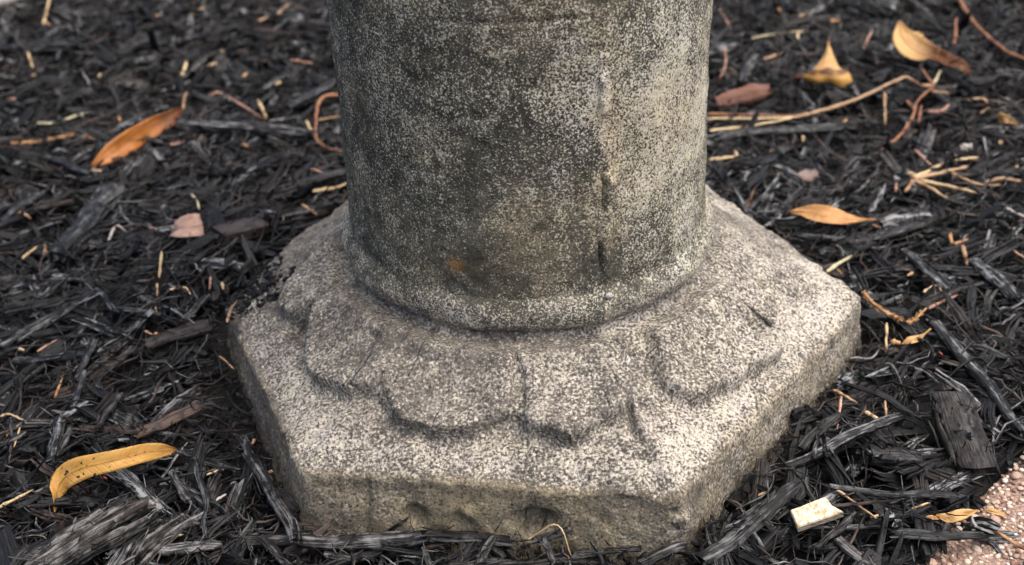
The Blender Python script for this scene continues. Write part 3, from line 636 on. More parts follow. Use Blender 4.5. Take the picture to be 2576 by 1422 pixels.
H = [
 (600, 1364, 1075, 1352, 40, 3, 5, 1.0, .1, 'long flat black wood strip lying along the front face of the base'),
 (1040, 1347, 1290, 1356, 26, 5, 3, .7, .1, 'thin split strip continuing the front wood strip under the cavity'),
 (612, 1105, 742, 1362, 28, 4, 9, .9, .1, 'grey stick slanting down onto the end of the front wood strip'),
 (590, 1090, 690, 1235, 15, 6, 6, .8, .1, 'thin stick beside the slanting stick at the base left corner'),
 (292, 1175, 408, 1288, 36, 8, 3, 2.2, .1, 'pale grey fibrous chip poking out under the yellow curved leaf'),
 (70, 1440, 345, 1262, 120, 4, 8, 1.3, .25, 'broad ridged brown-black bark chip below the yellow curved leaf'),
 (300, 1432, 478, 1292, 58, 5, 5, 1.5, .3, 'splintered grey chip with torn end right of the broad bark chip'),
 (376, 1382, 556, 1374, 30, 4, 4, 1.6, .3, 'pale grained short slat left of the front wood strip'),
 (0, 874, 245, 735, 24, 4, 6, 1.1, .0, 'long straight grey stick running in from the left picture edge'),
 (135, 650, 300, 474, 54, 4, 5, .8, .0, 'wide fibrous black chip below the orange leaf'),
 (200, 560, 262, 470, 26, 4, 6, 1.0, .1, 'grey splinter leaning on the wide fibrous chip'),
 (2345, 808, 2590, 1098, 40, 6, 4, 1.1, .0, 'long grey strip slanting to the right picture edge'),
 (2388, 992, 2462, 1190, 112, 9, 4, .30, .18, 'large flat rectangular black-brown chunk near the pebble path'),
 (1972, 1176, 2275, 1043, 32, 5, 10, 1.7, .0, 'shiny black stick pointing away from the right flank of the base'),
 (1758, 1420, 2014, 1218, 46, 4, 6, .8, .0, 'thick curved strip hugging the right front corner of the base'),
 (2080, 1226, 2432, 1250, 22, 5, 5, .8, .0, 'thin flat strip behind the cream shard'),
 (2240, 1342, 2475, 1350, 30, 4, 4, .6, .0, 'dark rounded stick by the corner of the pebble path'),
 (1995, 1328, 2220, 1324, 14, 4, 4, .9, .1, 'slim stick in front of the cream shard'),
 (2052, 1380, 2155, 1288, 16, 5, 7, .8, .1, 'small forked stick crossing in front of the cream shard'),
 (2105, 1355, 2210, 1440, 30, 4, 4, 1.2, .4, 'brownish grained slat at the bottom edge below the shard'),
 (1905, 1296, 1964, 1352, 16, 5, 5, 1.1, .3, 'short stub left of the cream shard'),
 (2190, 1145, 2320, 1158, 56, 3, 3, .4, .1, 'flat dark block behind the shiny black stick'),
 (-20, 118, 212, 112, 38, 5, 5, .7, .0, 'grey plank-like chip at the upper left picture edge'),
 (440, 308, 800, 340, 36, 7, 5, 1.6, .1, 'pale weathered stick behind the tip of the orange leaf'),
 (722, 272, 856, 200, 24, 4, 6, .5, .0, 'dark stick touching the left side of the shaft'),
 (1795, 345, 2120, 318, 30, 4, 5, .8, .0, 'dark stick beneath the long pine needles right of the shaft'),
 (1900, 138, 1866, 208, 20, 9, 4, 1.2, .0, 'small upright grey chip right of the shaft'),
 (2268, 628, 2392, 730, 30, 5, 4, 1.3, .0, 'pale grained chip right of the base corner'),
 (2448, 655, 2562, 756, 38, 5, 4, 1.4, .0, 'broad pale grey chip near the right edge'),
 (1196, 1430, 1240, 1348, 22, 3, 9, .9, .1, 'stick standing up against the front wood strip'),
 (1368, 1352, 1394, 1422, 15, 8, 4, .8, .1, 'short stick pointing down below the cavity of the front face'),
 (1066, 1376, 1084, 1428, 12, 6, 4, .9, .1, 'tiny stick end below the front wood strip'),
 (1440, 1394, 1615, 1378, 22, 3, 4, .6, .1, 'flat chip pressed to the foot of the front face'),
 (1608, 1420, 1728, 1368, 26, 4, 6, .9, .1, 'chip wedged under the right front corner'),
 (1340, 1362, 1430, 1332, 20, 5, 8, .5, .1, 'small dark slat leaning on the front face by the bent needle'),
 (815, 1394, 912, 1408, 18, 4, 4, 1.4, .2, 'pale little slat in front of the long front strip'),
 (655, 1348, 740, 1436, 22, 6, 4, 1.0, .1, 'diagonal stick crossing the left end of the front strip'),
 (487, 1130, 522, 1365, 14, 7, 5, .8, .0, 'thin crooked stick hanging between the leaf tip and front strip'),
 (428, 1186, 488, 1270, 22, 5, 4, .8, .1, 'grey stub right of the pale fibrous chip'),
 (127, 1170, 145, 1052, 20, 5, 6, 1.3, .0, 'upright pale strip above the yellow curved leaf'),
 (183, 1028, 212, 930, 18, 4, 5, .8, .0, 'dark strip above the upright pale strip'),
 (242, 1082, 300, 990, 16, 4, 5, .7, .2, 'slim stick above the middle of the yellow leaf'),
 (-10, 1124, 66, 1086, 15, 5, 5, 1.0, .0, 'short grey stick at the left edge above the yellow leaf'),
 (333, 1098, 503, 1022, 36, 4, 6, .7, 1.5, 'reddish brown bark sliver above the tip of the yellow leaf'),
 (392, 1310, 510, 1320, 13, 5, 5, .7, .1, 'thin level stick left of the slanting stick'),
 (604, 1354, 638, 1308, 15, 4, 8, .8, .1, 'stub standing behind the left end of the front strip'),
 (364, 868, 530, 814, 42, 4, 5, .2, .5, 'dark brown flat chip beside the broken corner of the base'),
 (460, 804, 522, 742, 18, 5, 6, .7, .0, 'grey splinter pointing at the broken corner of the base'),
 (282, 773, 406, 792, 11, 6, 6, .8, .0, 'thin fork arm reaching across left of the broken corner'),
 (242, 726, 293, 787, 13, 5, 6, .9, .0, 'small slanted splinter at the end of the long straight stick'),
 (32, 908, 218, 893, 24, 3, 4, .9, .0, 'grey flat slat below the long straight stick'),
 (545, 596, 662, 566, 60, 3, 4, .15, .5, 'dark blocky chip left of the back edge of the base'),
 (190, 952, 241, 852, 18, 4, 5, .5, .0, 'dark leaning splinter below the long straight stick end'),
 (690, 1246, 748, 1296, 46, 3, 3, .1, .2, 'dark crumbly clod at the left front corner of the base'),
 (740, 470, 880, 430, 30, 4, 5, .4, .2, 'dark chip tucked behind the shaft on the left'),
 (110, 395, 230, 440, 20, 4, 4, .7, .0, 'long dark splinter under the base of the orange leaf'),
 (0, 560, 120, 470, 22, 4, 4, .8, .0, 'grey splinter at the left edge level with the orange leaf'),
 (300, 130, 420, 95, 60, 3, 4, .6, .0, 'broad dull grey flake at the upper left'),
 (2200, 770, 2330, 860, 20, 3, 4, .5, .0, 'dark splinter beside the bristly twig'),
 (2330, 560, 2200, 600, 28, 5, 3, .7, .0, 'grey chip right of the tan leaf'),
 (2010, 590, 2180, 612, 16, 4, 4, .6, .1, 'thin dark stick below the tan leaf'),
 (2420, 860, 2540, 900, 24, 3, 4, .6, .0, 'dark chip beyond the long grey strip'),
 (1870, 1300, 1920, 1400, 24, 4, 3, .9, .0, 'grey strip beside the thick curved strip'),
 (2010, 1130, 2110, 1040, 30, 5, 6, .4, .1, 'dark slab leaning against the right flank'),
]
for h in H: hero(*h, flatness=0.32 if 'chunk' in h[-1] else 0.55, blocky=any(q in h[-1] for q in ('chunk', 'clod', 'blocky', 'flat dark block')))
MARKS = [('the yellow curved leaf', 290, 1190), ('the orange curled leaf', 340, 350), ('the flat tan leaf', 2085, 545), ('the folded yellow leaf', 2085, 175), ('the cream and brown leaf', 2340, 130), ('the needle spray', 2340, 455),
  ('the rust twig', 2270, 315), ('the cream shard', 2055, 1290), ('the rectangular chunk', 2430, 1090), ('the long grey strip', 2460, 950), ('the shiny black stick', 2120, 1110), ('the front wood strip', 840, 1360), ('the slanting stick', 680, 1230),
  ('the bristly orange twig', 130, 352), ('the bristly tan twig', 2250, 790), ('the rust hooked stem', 800, 310), ('the pink leaf scrap', 470, 570), ('the long straight stick', 120, 805), ('the broken base corner', 560, 750), ('the intact right base corner', 2178, 742),
  ('the broad bark chip', 200, 1350), ('the upright yellow needle', 403, 665), ('the pale weathered stick', 620, 322), ('the plank-like chip', 100, 115), ('the pebble path', 2480, 1390), ('the foot of the front face', 1350, 1380), ('the reddish bark sliver', 420, 1060), ('the thick rust stem', 2490, 95), ('the wide fibrous chip', 215, 560)]
USED = {}
def where(px, py):
    d = [math.hypot(px - x, (py - y) * 1.3) for _, x, y in MARKS]; i = int(np.argmin(d)); nm, x, y = MARKS[i]
    dx, dy = px - x, (py - y) * 1.3; a = math.degrees(math.atan2(-dy, dx)) % 360
    dr = ['right of', 'up and right of', 'above', 'up and left of', 'left of', 'down and left of', 'below', 'down and right of'][int((a + 22.5) // 45) % 8]
    far = 'touching' if d[i] < 30 else 'close' if d[i] < 110 else 'a little way' if d[i] < 200 else 'well'
    return (dr if far != 'touching' else 'right by') + ' ' + nm, far
def own_label(first, px, py, extra):
    wh, far = where(px, py); tries = [f'{first} {wh}', f'{first} {far} {wh}'] + [f'{e} {first} {wh}' for e in extra] + [f'{e} {first} {far} {wh}' for e in extra]
    for t in tries:
        if 'close right by' in t or 'touching' in t: continue
        if t not in USED: USED[t] = 1; return t
    return tries[-1]
hr = np.random.default_rng(5)
cnt = 0
while cnt < 300 - len(H):
    px, py = hr.uniform(0, PW), PH * (1 - hr.random() ** 1.25)
    p = at(px, py, 0.006)
    if inside_hex(p[0:1], p[1:2], 0.016)[0] or path_side(p[0], p[1]) > 0: continue
    if 830 < px < 1790 and py < 640: continue
    L = hr.uniform(0.016, 0.044); W = L * hr.uniform(0.08, 0.19); yaw = hr.uniform(0, 6.28) if hr.random() < .5 else hr.normal(0.8, .5)
    if not chip_ok(p[0], p[1], yaw, L * 1.2): continue
    V, F, G = bundle(hr, L, W, max(0.0011, W * hr.uniform(.35, .6)), int(max(2, min(5, W / 0.0013))), 7, 5, hr.uniform(-.08, .12), hr.uniform(-.14, .14), hr.uniform(-.6, .6), .12, .14, 0.014 * L, 4)
    pit_ = hr.normal(0, .16); M = rot_mat(yaw, pit_, hr.uniform(-.4, .4)); tnt = rand_tint(hr)
    tone = 'brownish' if tnt[1] > .3 else 'pale grey' if tnt[0] > 1.2 else 'grey' if tnt[0] > .6 else 'black'
    shape = 'stubby' if W / L > .15 else 'slim' if W / L < .11 else 'split'
    me = mesh_from('wood_chip', V @ M.T, F, M_WOOD, {'grain': G + hr.uniform(-1, 1, 3), 'tint': np.broadcast_to(tnt, (len(V), 3))}, False)
    lab = own_label(f'{tone} {shape} wood chip', px, py, ['long' if L > .03 else 'short', 'tilted' if abs(pit_) > .16 else 'flat'])
    add('wood_chip', me, loc=p, label=lab, cat='wood chip', group='loose mulch chips on the surface'); cnt += 1

# ------------------------------------------------------------------ needles, straw, twigs
def smooth_line(P, n):
    P = np.asarray(P, float)
    if len(P) == 2:
        t = np.linspace(0, 1, n)[:, None]; return P[0] * (1 - t) + P[1] * t
    s = np.concatenate([[0], np.cumsum(np.linalg.norm(np.diff(P, axis=0), axis=1))]); Q = np.concatenate([[2 * P[0] - P[1]], P, [2 * P[-1] - P[-2]]])
    out = []
    for x in np.linspace(0, s[-1], n):
        i = min(len(P) - 2, max(0, np.searchsorted(s, x, 'right') - 1)); t = (x - s[i]) / max(s[i + 1] - s[i], 1e-9); a, b, c, d = Q[i:i + 4]
        out.append(0.5 * ((2 * b) + (c - a) * t + (2 * a - 5 * b + 4 * c - d) * t * t + (3 * b - a - 3 * c + d) * t ** 3))
    return np.array(out)
def lay(pts, lift):
    """picture points -> points resting just over the mulch (lift mm, one value or one each)"""
    lift = np.broadcast_to(lift, (len(pts),)); return np.array([at(x, y, l / 1000) for (x, y), l in zip(pts, lift)])
def stem_mesh(P, wpx, mat, dark=0.1, n=None, seed=1, tip=0.6):
    r = np.random.default_rng(seed); c = P.mean(0); rad = 0.44 * wpx / ppm(c); n = n or max(5, min(26, 4 * len(P)))
    Q = smooth_line(P, n) - c; Q = Q + r.normal(0, rad * 0.12, Q.shape)
    bg_ = Bag(); rr = rad * np.linspace(1.12, 0.66, n) * (1 + 0.13 * r.normal(size=n))
    V, F, G = strand(Q, rr, 6, tip); bg_.put(V, F, G + r.uniform(-1, 1, 3), np.c_[np.ones(len(V)), np.repeat(np.clip(dark + np.where(r.random(n) < .12, .8, 0) + np.where(np.arange(n) >= n - 1, .6, 0), 0, 1), 6), np.full(len(V), .5)])
    return c, bg_.mesh('needle', mat)
def bristle_twig(pts, wpx, mat, label, lift):
    P = lay(pts, lift); c, me = stem_mesh(P, wpx * 0.8, LIT[mat], 0.1, seed=4); o = add('bristly_twig', None, loc=c, label=label, cat='twig'); me.name = 'stem'; st = add('stem', me, parent=o)
    r = np.random.default_rng(int(pts[0][0])); rad = 0.5 * wpx / ppm(c); n = 60; Q = smooth_line(P, n) - c; t = np.gradient(Q, axis=0); t /= np.linalg.norm(t, axis=1, keepdims=True); bg_ = Bag()
    for i in range(170):
        k_ = int(r.integers(0, n - 8)); d = r.normal(size=3) + t[k_] * 0.7; d /= np.linalg.norm(d); a = Q[k_]
        V, F, G = strand(np.array([a, a + d * rad * 1.1, a + d * rad * 1.7 + t[k_] * rad * .8]), rad * 0.34, 3, 0.4); bg_.put(V, F, G + r.uniform(-1, 1, 3), (1, 0.1, 0))
    b = add('bristles', bg_.mesh('bristles', LIT[mat]), parent=st); b['kind'] = 'stuff'
def needle(pts, wpx, mat, label=None, lift=5, name='pine_needle', cat='pine needle', dark=0.12, bristle=False, group=None, tip=0.6):
    c, me = stem_mesh(lay(pts, lift), wpx, LIT[mat], dark, seed=int(pts[0][0] + 3 * pts[0][1]), tip=tip) ; me.name = name
    return add(name, me, loc=c, label=label, cat=cat, group=group)
N = [
 ([(109, 61), (126, -8)], 10, 'cream', 'pale upright straw at the upper left corner', [5, 14]),
 ([(70, 133), (83, 172)], 8, 'cream', 'short cream straw under the grey plank-like chip', 6),
 ([(97, 311), (140, 309), (232, 277)], 9, 'green', 'greenish bent pine needle above the bristly orange twig', 6),
 ([(527, 242), (558, 236), (667, 302)], 8, 'pink', 'pinkish kinked needle above the pale weathered stick', 6),
 ([(650, 253), (671, 298)], 10, 'cream', 'short cream straw crossing the kinked pinkish needle', 7),
 ([(771, 305), (790, 344)], 10, 'cream', 'short cream straw beside the rust hooked stem', 7),
 ([(797, 303), (860, 291)], 6, 'tan', 'thin tan needle running behind the shaft inside the rust hook', 5),
 ([(428, 364), (495, 356)], 9, 'pink', 'pinkish needle scrap right of the orange leaf', 5),
 ([(780, 425), (818, 439)], 9, 'pink', 'short pink needle scrap left of the shaft foot', 5),
 ([(787, 481), (840, 474), (880, 458)], 10, 'cream', 'pale needle touching the shaft at the back edge of the base', 7),
 ([(404, 232), (457, 214)], 9, 'white', 'whitish flaky straw above the orange leaf tip', 5),
 ([(520, 168), (548, 158)], 9, 'cream', 'small cream scrap in the upper left mulch', 5),
 ([(457, 190), (470, 156)], 12, 'cream', 'small pale yellow husk in the upper left mulch', 6),
 ([(607, 200), (622, 183)], 10, 'orange', 'tiny orange scrap in the upper left mulch', 5),
 ([(481, 39), (516, 18)], 9, 'tan', 'tan straw near the top edge left of the shaft', 5),
 ([(650, 53), (695, 38), (730, 8)], 10, 'tan', 'fuzzy tan straw near the top edge beside the shaft', 6),
 ([(731, 151), (790, 161)], 9, 'pink', 'pinkish straw close to the left side of the shaft', 5),
 ([(56, 650), (94, 620)], 9, 'cream', 'cream needle stub left of the wide fibrous chip', 7),
 ([(113, 645), (113, 612)], 11, 'tan', 'upright tan needle stub beside the wide fibrous chip', [5, 12]),
 ([(272, 608), (291, 569), (318, 583)], 8, 'white', 'white tipped bent needle right of the wide fibrous chip', [6, 9, 6]),
 ([(407, 632), (400, 700)], 9, 'cream', 'upright pale yellow needle left of the base', [16, 6]),
 ([(396, 714), (395, 746)], 7, 'tan', 'tan needle end below the upright pale yellow needle', 6),
 ([(427, 729), (465, 724), (480, 743)], 7, 'cream', 'curled cream needle left of the broken corner', 7),
 ([(478, 486), (496, 506), (501, 528)], 9, 'green', 'pale greenish curved needle above the pink leaf scrap', [5, 9, 7]),
 ([(378, 574), (421, 587)], 13, 'pink', 'pink-brown sliver left of the pink leaf scrap', 5),
 ([(94, 884), (161, 846)], 8, 'pink', 'pinkish needle just below the long straight stick', 6),
 ([(530, 697), (527, 728)], 8, 'pink', 'upright pink scrap at the broken corner', 8),
 ([(759, 514), (800, 542)], 7, 'tan', 'tan needle on the back left edge of the base', 9),
 ([(571, 811), (581, 778), (598, 756)], 8, 'tan', 'tan needle lying up the broken corner of the base', [26, 29, 34]),
 ([(553, 896), (590, 930)], 6, 'tan', 'thin tan needle against the left flank of the base', 8),
 ([(0, 1276), (84, 1232)], 9, 'cream', 'pale yellow needle at the left edge beside the yellow leaf', 7),
 ([(138, 999), (157, 952)], 8, 'orange', 'small orange needle above the upright pale strip', 7),
 ([(0, 1049), (21, 1042), (66, 1060)], 8, 'cream', 'kinked cream needle at the left edge', 8),
 ([(0, 1112), (52, 1065)], 8, 'tan', 'brownish needle slanting at the left edge', 6),
 ([(35, 1125), (52, 1071)], 6, 'cream', 'thin cream needle slanting at the left edge', 7),
 ([(543, 1259), (570, 1243)], 9, 'white', 'short white straw scrap left of the slanting stick', 6),
 ([(520, 1195), (556, 1180)], 6, 'cream', 'thin cream splinter left of the slanting stick', 6),
 ([(244, 1369), (272, 1336)], 11, 'orange', 'orange sliver lying on the broad bark chip', 9),
 ([(400, 1358), (462, 1345)], 7, 'cream', 'cream splinter above the pale grained slat', 7),
 ([(2226, 231), (2226, 314)], 9, 'tan', 'upright tan needle below the long pine needles', [12, 4]),
 ([(2334, 281), (2367, 281), (2391, 260)], 11, 'pink', 'pinkish curved scrap right of the rust twig', 6),
 ([(2440, 251), (2473, 250), (2487, 268), (2466, 285)], 10, 'tan', 'greyish tan hooked straw at the upper right', 6),
 ([(2512, 361), (2552, 349)], 13, 'tan', 'peach scrap near the right edge under the pale scrap', 5),
 ([(2403, 404), (2463, 396)], 10, 'cream', 'pale straw above the right needle cluster', 5),
 ([(2390, 434), (2456, 463), (2524, 467)], 9, 'tan', 'tan needle curving right out of the needle cluster', 6),
 ([(2479, 460), (2522, 449), (2580, 461)], 11, 'tan', 'arched tan needle at the right edge', [5, 8, 5]),
 ([(2301, 378), (2350, 424)], 10, 'pink', 'pinkish needle crossing above the needle cluster', 7),
 ([(1937, -5), (1964, 32)], 11, 'orange', 'orange-tan straw at the top edge right of the shaft', 6),
 ([(1998, 47), (2034, 35)], 11, 'tan', 'tan straw near the top left of the yellow folded leaf', 5),
 ([(2084, 53), (2120, 56)], 12, 'orange', 'orange scrap above the yellow folded leaf', 5),
 ([(2171, 124), (2193, 77)], 9, 'pink', 'pink upright needle between the two curled leaves', [5, 10]),
 ([(2400, 112), (2406, 44)], 11, 'rust', 'rust upright stub behind the brown leaf', [5, 14]),
 ([(1891, 97), (1960, 84), (2040, 78)], 6, 'green', 'thin greenish needle left of the yellow folded leaf', 5),
 ([(2003, 117), (2010, 77)], 10, 'cream', 'short cream straw left of the yellow folded leaf', [4, 9]),
 ([(1921, 150), (1968, 134)], 9, 'tan', 'tan straw between shaft and yellow folded leaf', 5),
 ([(1812, 25), (1841, 78)], 8, 'pink', 'pinkish straw at the upper right side of the shaft', 5),
 ([(1821, 110), (1826, 159), (1808, 204)], 7, 'pink', 'thin wavy pink straw right of the shaft', 6),
 ([(1785, 402), (1850, 393), (1848, 379)], 11, 'cream', 'pale hooked straw touching the right side of the shaft', 6),
 ([(1880, 519), (1899, 472)], 8, 'tan', 'tan needle standing behind the right back edge of the base', [8, 20]),
 ([(2080, 683), (2142, 644)], 13, 'green', 'pale straw with flared end behind the right edge of the base', 16),
 ([(2196, 566), (2269, 595)], 11, 'pink', 'pinkish needle right of the tan leaf', 6),
 ([(2390, 583), (2397, 613), (2437, 601)], 10, 'orange', 'rust-orange bent scrap right of the pale grained chip', 6),
 ([(2422, 618), (2433, 670)], 14, 'tan', 'peach sliver right of the pale grained chip', 6),
 ([(2533, 525), (2582, 549)], 12, 'white', 'pale straw at the right edge below the arched needle', 6),
 ([(2538, 624), (2582, 652)], 9, 'pink', 'thin pink straw at the right edge', 6),
 ([(2336, 776), (2409, 742)], 10, 'pink', 'pink needle meeting the end of the bristly twig', 8),
 ([(2323, 735), (2355, 718), (2369, 733)], 8, 'cream', 'small arched pale straw above the pink needle', 7),
 ([(2231, 812), (2229, 889)], 10, 'cream', 'upright cream straw below the bristly twig', [13, 5]),
 ([(2116, 998), (2106, 1080)], 9, 'pink', 'pink-tan needle standing beside the right flank', [13, 6]),
 ([(2097, 981), (2157, 1015)], 10, 'tan', 'tan needle at the right flank of the base', [14, 8]),
 ([(2226, 1008), (2230, 1056)], 9, 'tan', 'short tan needle behind the shiny black stick', [11, 7]),
 ([(2178, 1036), (2217, 1061)], 12, 'cream', 'cream splinter behind the shiny black stick', 8),
 ([(2101, 1230), (2222, 1318)], 9, 'tan', 'tan needle slanting behind the cream shard', 8),
 ([(1956, 1280), (2024, 1269)], 8, 'orange', 'orange needle poking out under the cream shard', 6),
 ([(2487, 1324), (2580, 1384)], 11, 'orange', 'orange needle on the pebble path at the right edge', 5),
 ([(2293, 1280), (2340, 1265)], 7, 'cream', 'thin cream straw left of the tan leaf flakes', 6),
 ([(1803, 1418), (1842, 1409)], 8, 'cream', 'small cream straw at the bottom edge by the right corner', 6),
 ([(1331, 1357), (1402, 1321), (1437, 1399)], 6, 'cream', 'bent pale needle standing before the front face', [4, 16, 5]),
 ([(2243, 862), (2266, 862)], 18, 'orange', 'small orange scrap below the bristly twig', 6),
 ([(1903, 682), (1909, 700), (1919, 719)], 4, 'green', 'fine pale green needle lying on the right slope of the base', 52),
]
for pts, wpx, mat, lab, lift in N:
    if lift == 52:
        P = np.array([hit(*p) + [0, 0, 0.0012] for p in pts]); c, me = stem_mesh(P, wpx, LIT[mat]); add('pine_needle', me, loc=c, label=lab, cat='pine needle')
    else: needle(pts, wpx, mat, lab, lift, group='needles and straws on the mulch')
# tiny litter scraps shared by one description
bits = [(84, 190), (250, 190), (395, 40), (300, 300), (618, 367), (245, 430), (390, 778), (374, 838), (392, 840), (55, 880), (50, 530), (70, 545), (560, 720), (680, 1187), (637, 1112), (420, 1142), (55, 1385), (2107, 620), (2113, 685), (2290, 690), (1940, 380), (1958, 440), (1918, 1243), (2304, 1282), (2200, 1300), (2020, 350), (2125, 305), (2410, 215), (2555, 420), (1845, 235), (560, 130), (120, 60), (30, 250), (700, 210), (330, 500), (2350, 640), (2480, 560), (1990, 480), (2150, 480), (500, 430), (580, 450), (690, 400), (2060, 20), (2300, 30), (2540, 240)]
br = np.random.default_rng(12)
for (x, y) in bits[:34]:
    L = br.uniform(10, 26); a = br.uniform(0, 3.1)
    mt_ = str(br.choice(['cream', 'pink', 'orange', 'tan', 'tan']))
    needle([(x - L / 2 * math.cos(a), y - L / 3 * math.sin(a)), (x + L / 2 * math.cos(a), y + L / 3 * math.sin(a))], br.uniform(7, 12), mt_, own_label(f'tiny {mt_} needle scrap', x, y, ['level' if abs(math.cos(a)) > .7 else 'slanted']), br.uniform(5, 7), 'needle_scrap', 'needle scrap', group='tiny needle scraps')
for (x, y) in [(265, 1203), (2367, 890)]:
    needle([(x - 4, y - 3), (x + 4, y + 3)], 7, 'red', own_label('tiny red litter speck', x, y, ['bright']), 7, 'red_speck', 'litter speck', group='red specks')
# twigs
needle([(853, 239), (818, 242), (800, 263), (794, 316), (797, 351), (822, 372), (872, 383)], 10, 'rust', 'rust coloured hooked stem curling out from behind the shaft', [9, 12, 12, 9, 7, 6, 6], 'hooked_stem', 'stem')
needle([(2408, -12), (2443, 50), (2489, 96), (2532, 129), (2590, 156)], 14, 'rust', 'thick rust stem curving through the upper right corner', 9, 'curved_stem', 'stem')
bristle_twig([(26, 362), (105, 355), (190, 339), (239, 351)], 9, 'orange', 'bristly orange twig left of the orange leaf', 7)
bristle_twig([(2171, 736), (2204, 771), (2254, 799), (2289, 810), (2313, 792), (2333, 774)], 11, 'orange', 'bristly tan twig hanging off the right corner of the base', [24, 14, 9, 8, 8, 9])
def multi(name, label, cat, root, strands):
    c = at(*root, 0.004); o = add(name, None, loc=c, label=label, cat=cat)
    for nm, pts, wpx, mat, lift in strands:
        cc, me = stem_mesh(lay(pts, lift), wpx, LIT[mat], seed=int(pts[-1][0])); me.name = nm; add(nm, me, parent=o, loc=cc - c)
multi('needle_bundle', 'long bundle of tan pine needles reaching right from behind the shaft', 'pine needles', (2010, 294), [
  ('needle', [(1780, 287), (1960, 291), (2013, 291)], 8, 'rust', 7), ('needle', [(1780, 299), (1870, 299), (1950, 298), (2012, 293)], 9, 'cream', 7.5),
  ('needle', [(1780, 331), (1894, 317), (2010, 293)], 9, 'cream', 7), ('stem', [(1995, 296), (2126, 261), (2258, 202), (2280, 195), (2319, 216)], 11, 'tan', [8, 11, 13, 12, 8])])
multi('rust_twig', 'branched rust twig below the brown leaf', 'twig', (2300, 285), [
  ('stem', [(2200, 391), (2258, 347), (2297, 291), (2304, 261), (2334, 229), (2350, 218)], 10, 'rust', [5, 6, 8, 9, 10, 10]), ('branch', [(2280, 252), (2301, 279)], 8, 'rust', 9), ('branch', [(2311, 308), (2318, 264)], 8, 'rust', 8),
  ('branch', [(2350, 218), (2317, 172)], 9, 'rust', [9, 12]), ('branch', [(2347, 214), (2367, 176)], 7, 'green', [9, 12]), ('branch', [(2334, 229), (2392, 234)], 8, 'tan', 8), ('branch', [(2320, 216), (2350, 215)], 12, 'tan', 9)])
multi('needle_cluster', 'spray of tan pine needles radiating from a knot at the right', 'pine needles', (2298, 448), [
  ('needle', [(2296, 450), (2360, 437), (2438, 419)], 12, 'tan', 8), ('needle', [(2296, 447), (2335, 432), (2372, 411)], 11, 'cream', 9), ('needle', [(2299, 452), (2380, 468), (2459, 487)], 12, 'cream', 7), ('needle', [(2300, 455), (2350, 480), (2396, 512)], 13, 'tan', 6.5),
  ('needle', [(2299, 450), (2277, 483)], 11, 'tan', 7), ('needle', [(2254, 478), (2255, 460)], 9, 'pink', 6), ('knot', [(2284, 437), (2306, 449)], 22, 'cream', 7), ('needle', [(2275, 432), (2292, 446)], 8, 'tan', 8)])
for pts, lift, lab in [([(1925, 1205), (1932, 1190), (1990, 1180), (2075, 1222)], [12, 22, 18, 8], 'fine black root looping over the right corner of the base'), ([(1930, 1200), (1935, 1270), (1950, 1300), (1985, 1340)], [14, 10, 8, 7], 'fine black root hanging down right of the base corner'), ([(2120, 1100), (2135, 1160), (2150, 1215)], [10, 10, 7], 'fine black hair-like root crossing the shiny black stick'), ([(60, 760), (150, 830), (170, 900)], [8, 9, 6], 'fine black root draped below the long straight stick')]:
    P = lay(pts, lift); c, me = stem_mesh(P, 5, M_WOOD, 0, seed=3); me.name = 'root'; o = add('root', me, loc=c, label=lab, cat='root', group='fine black roots')

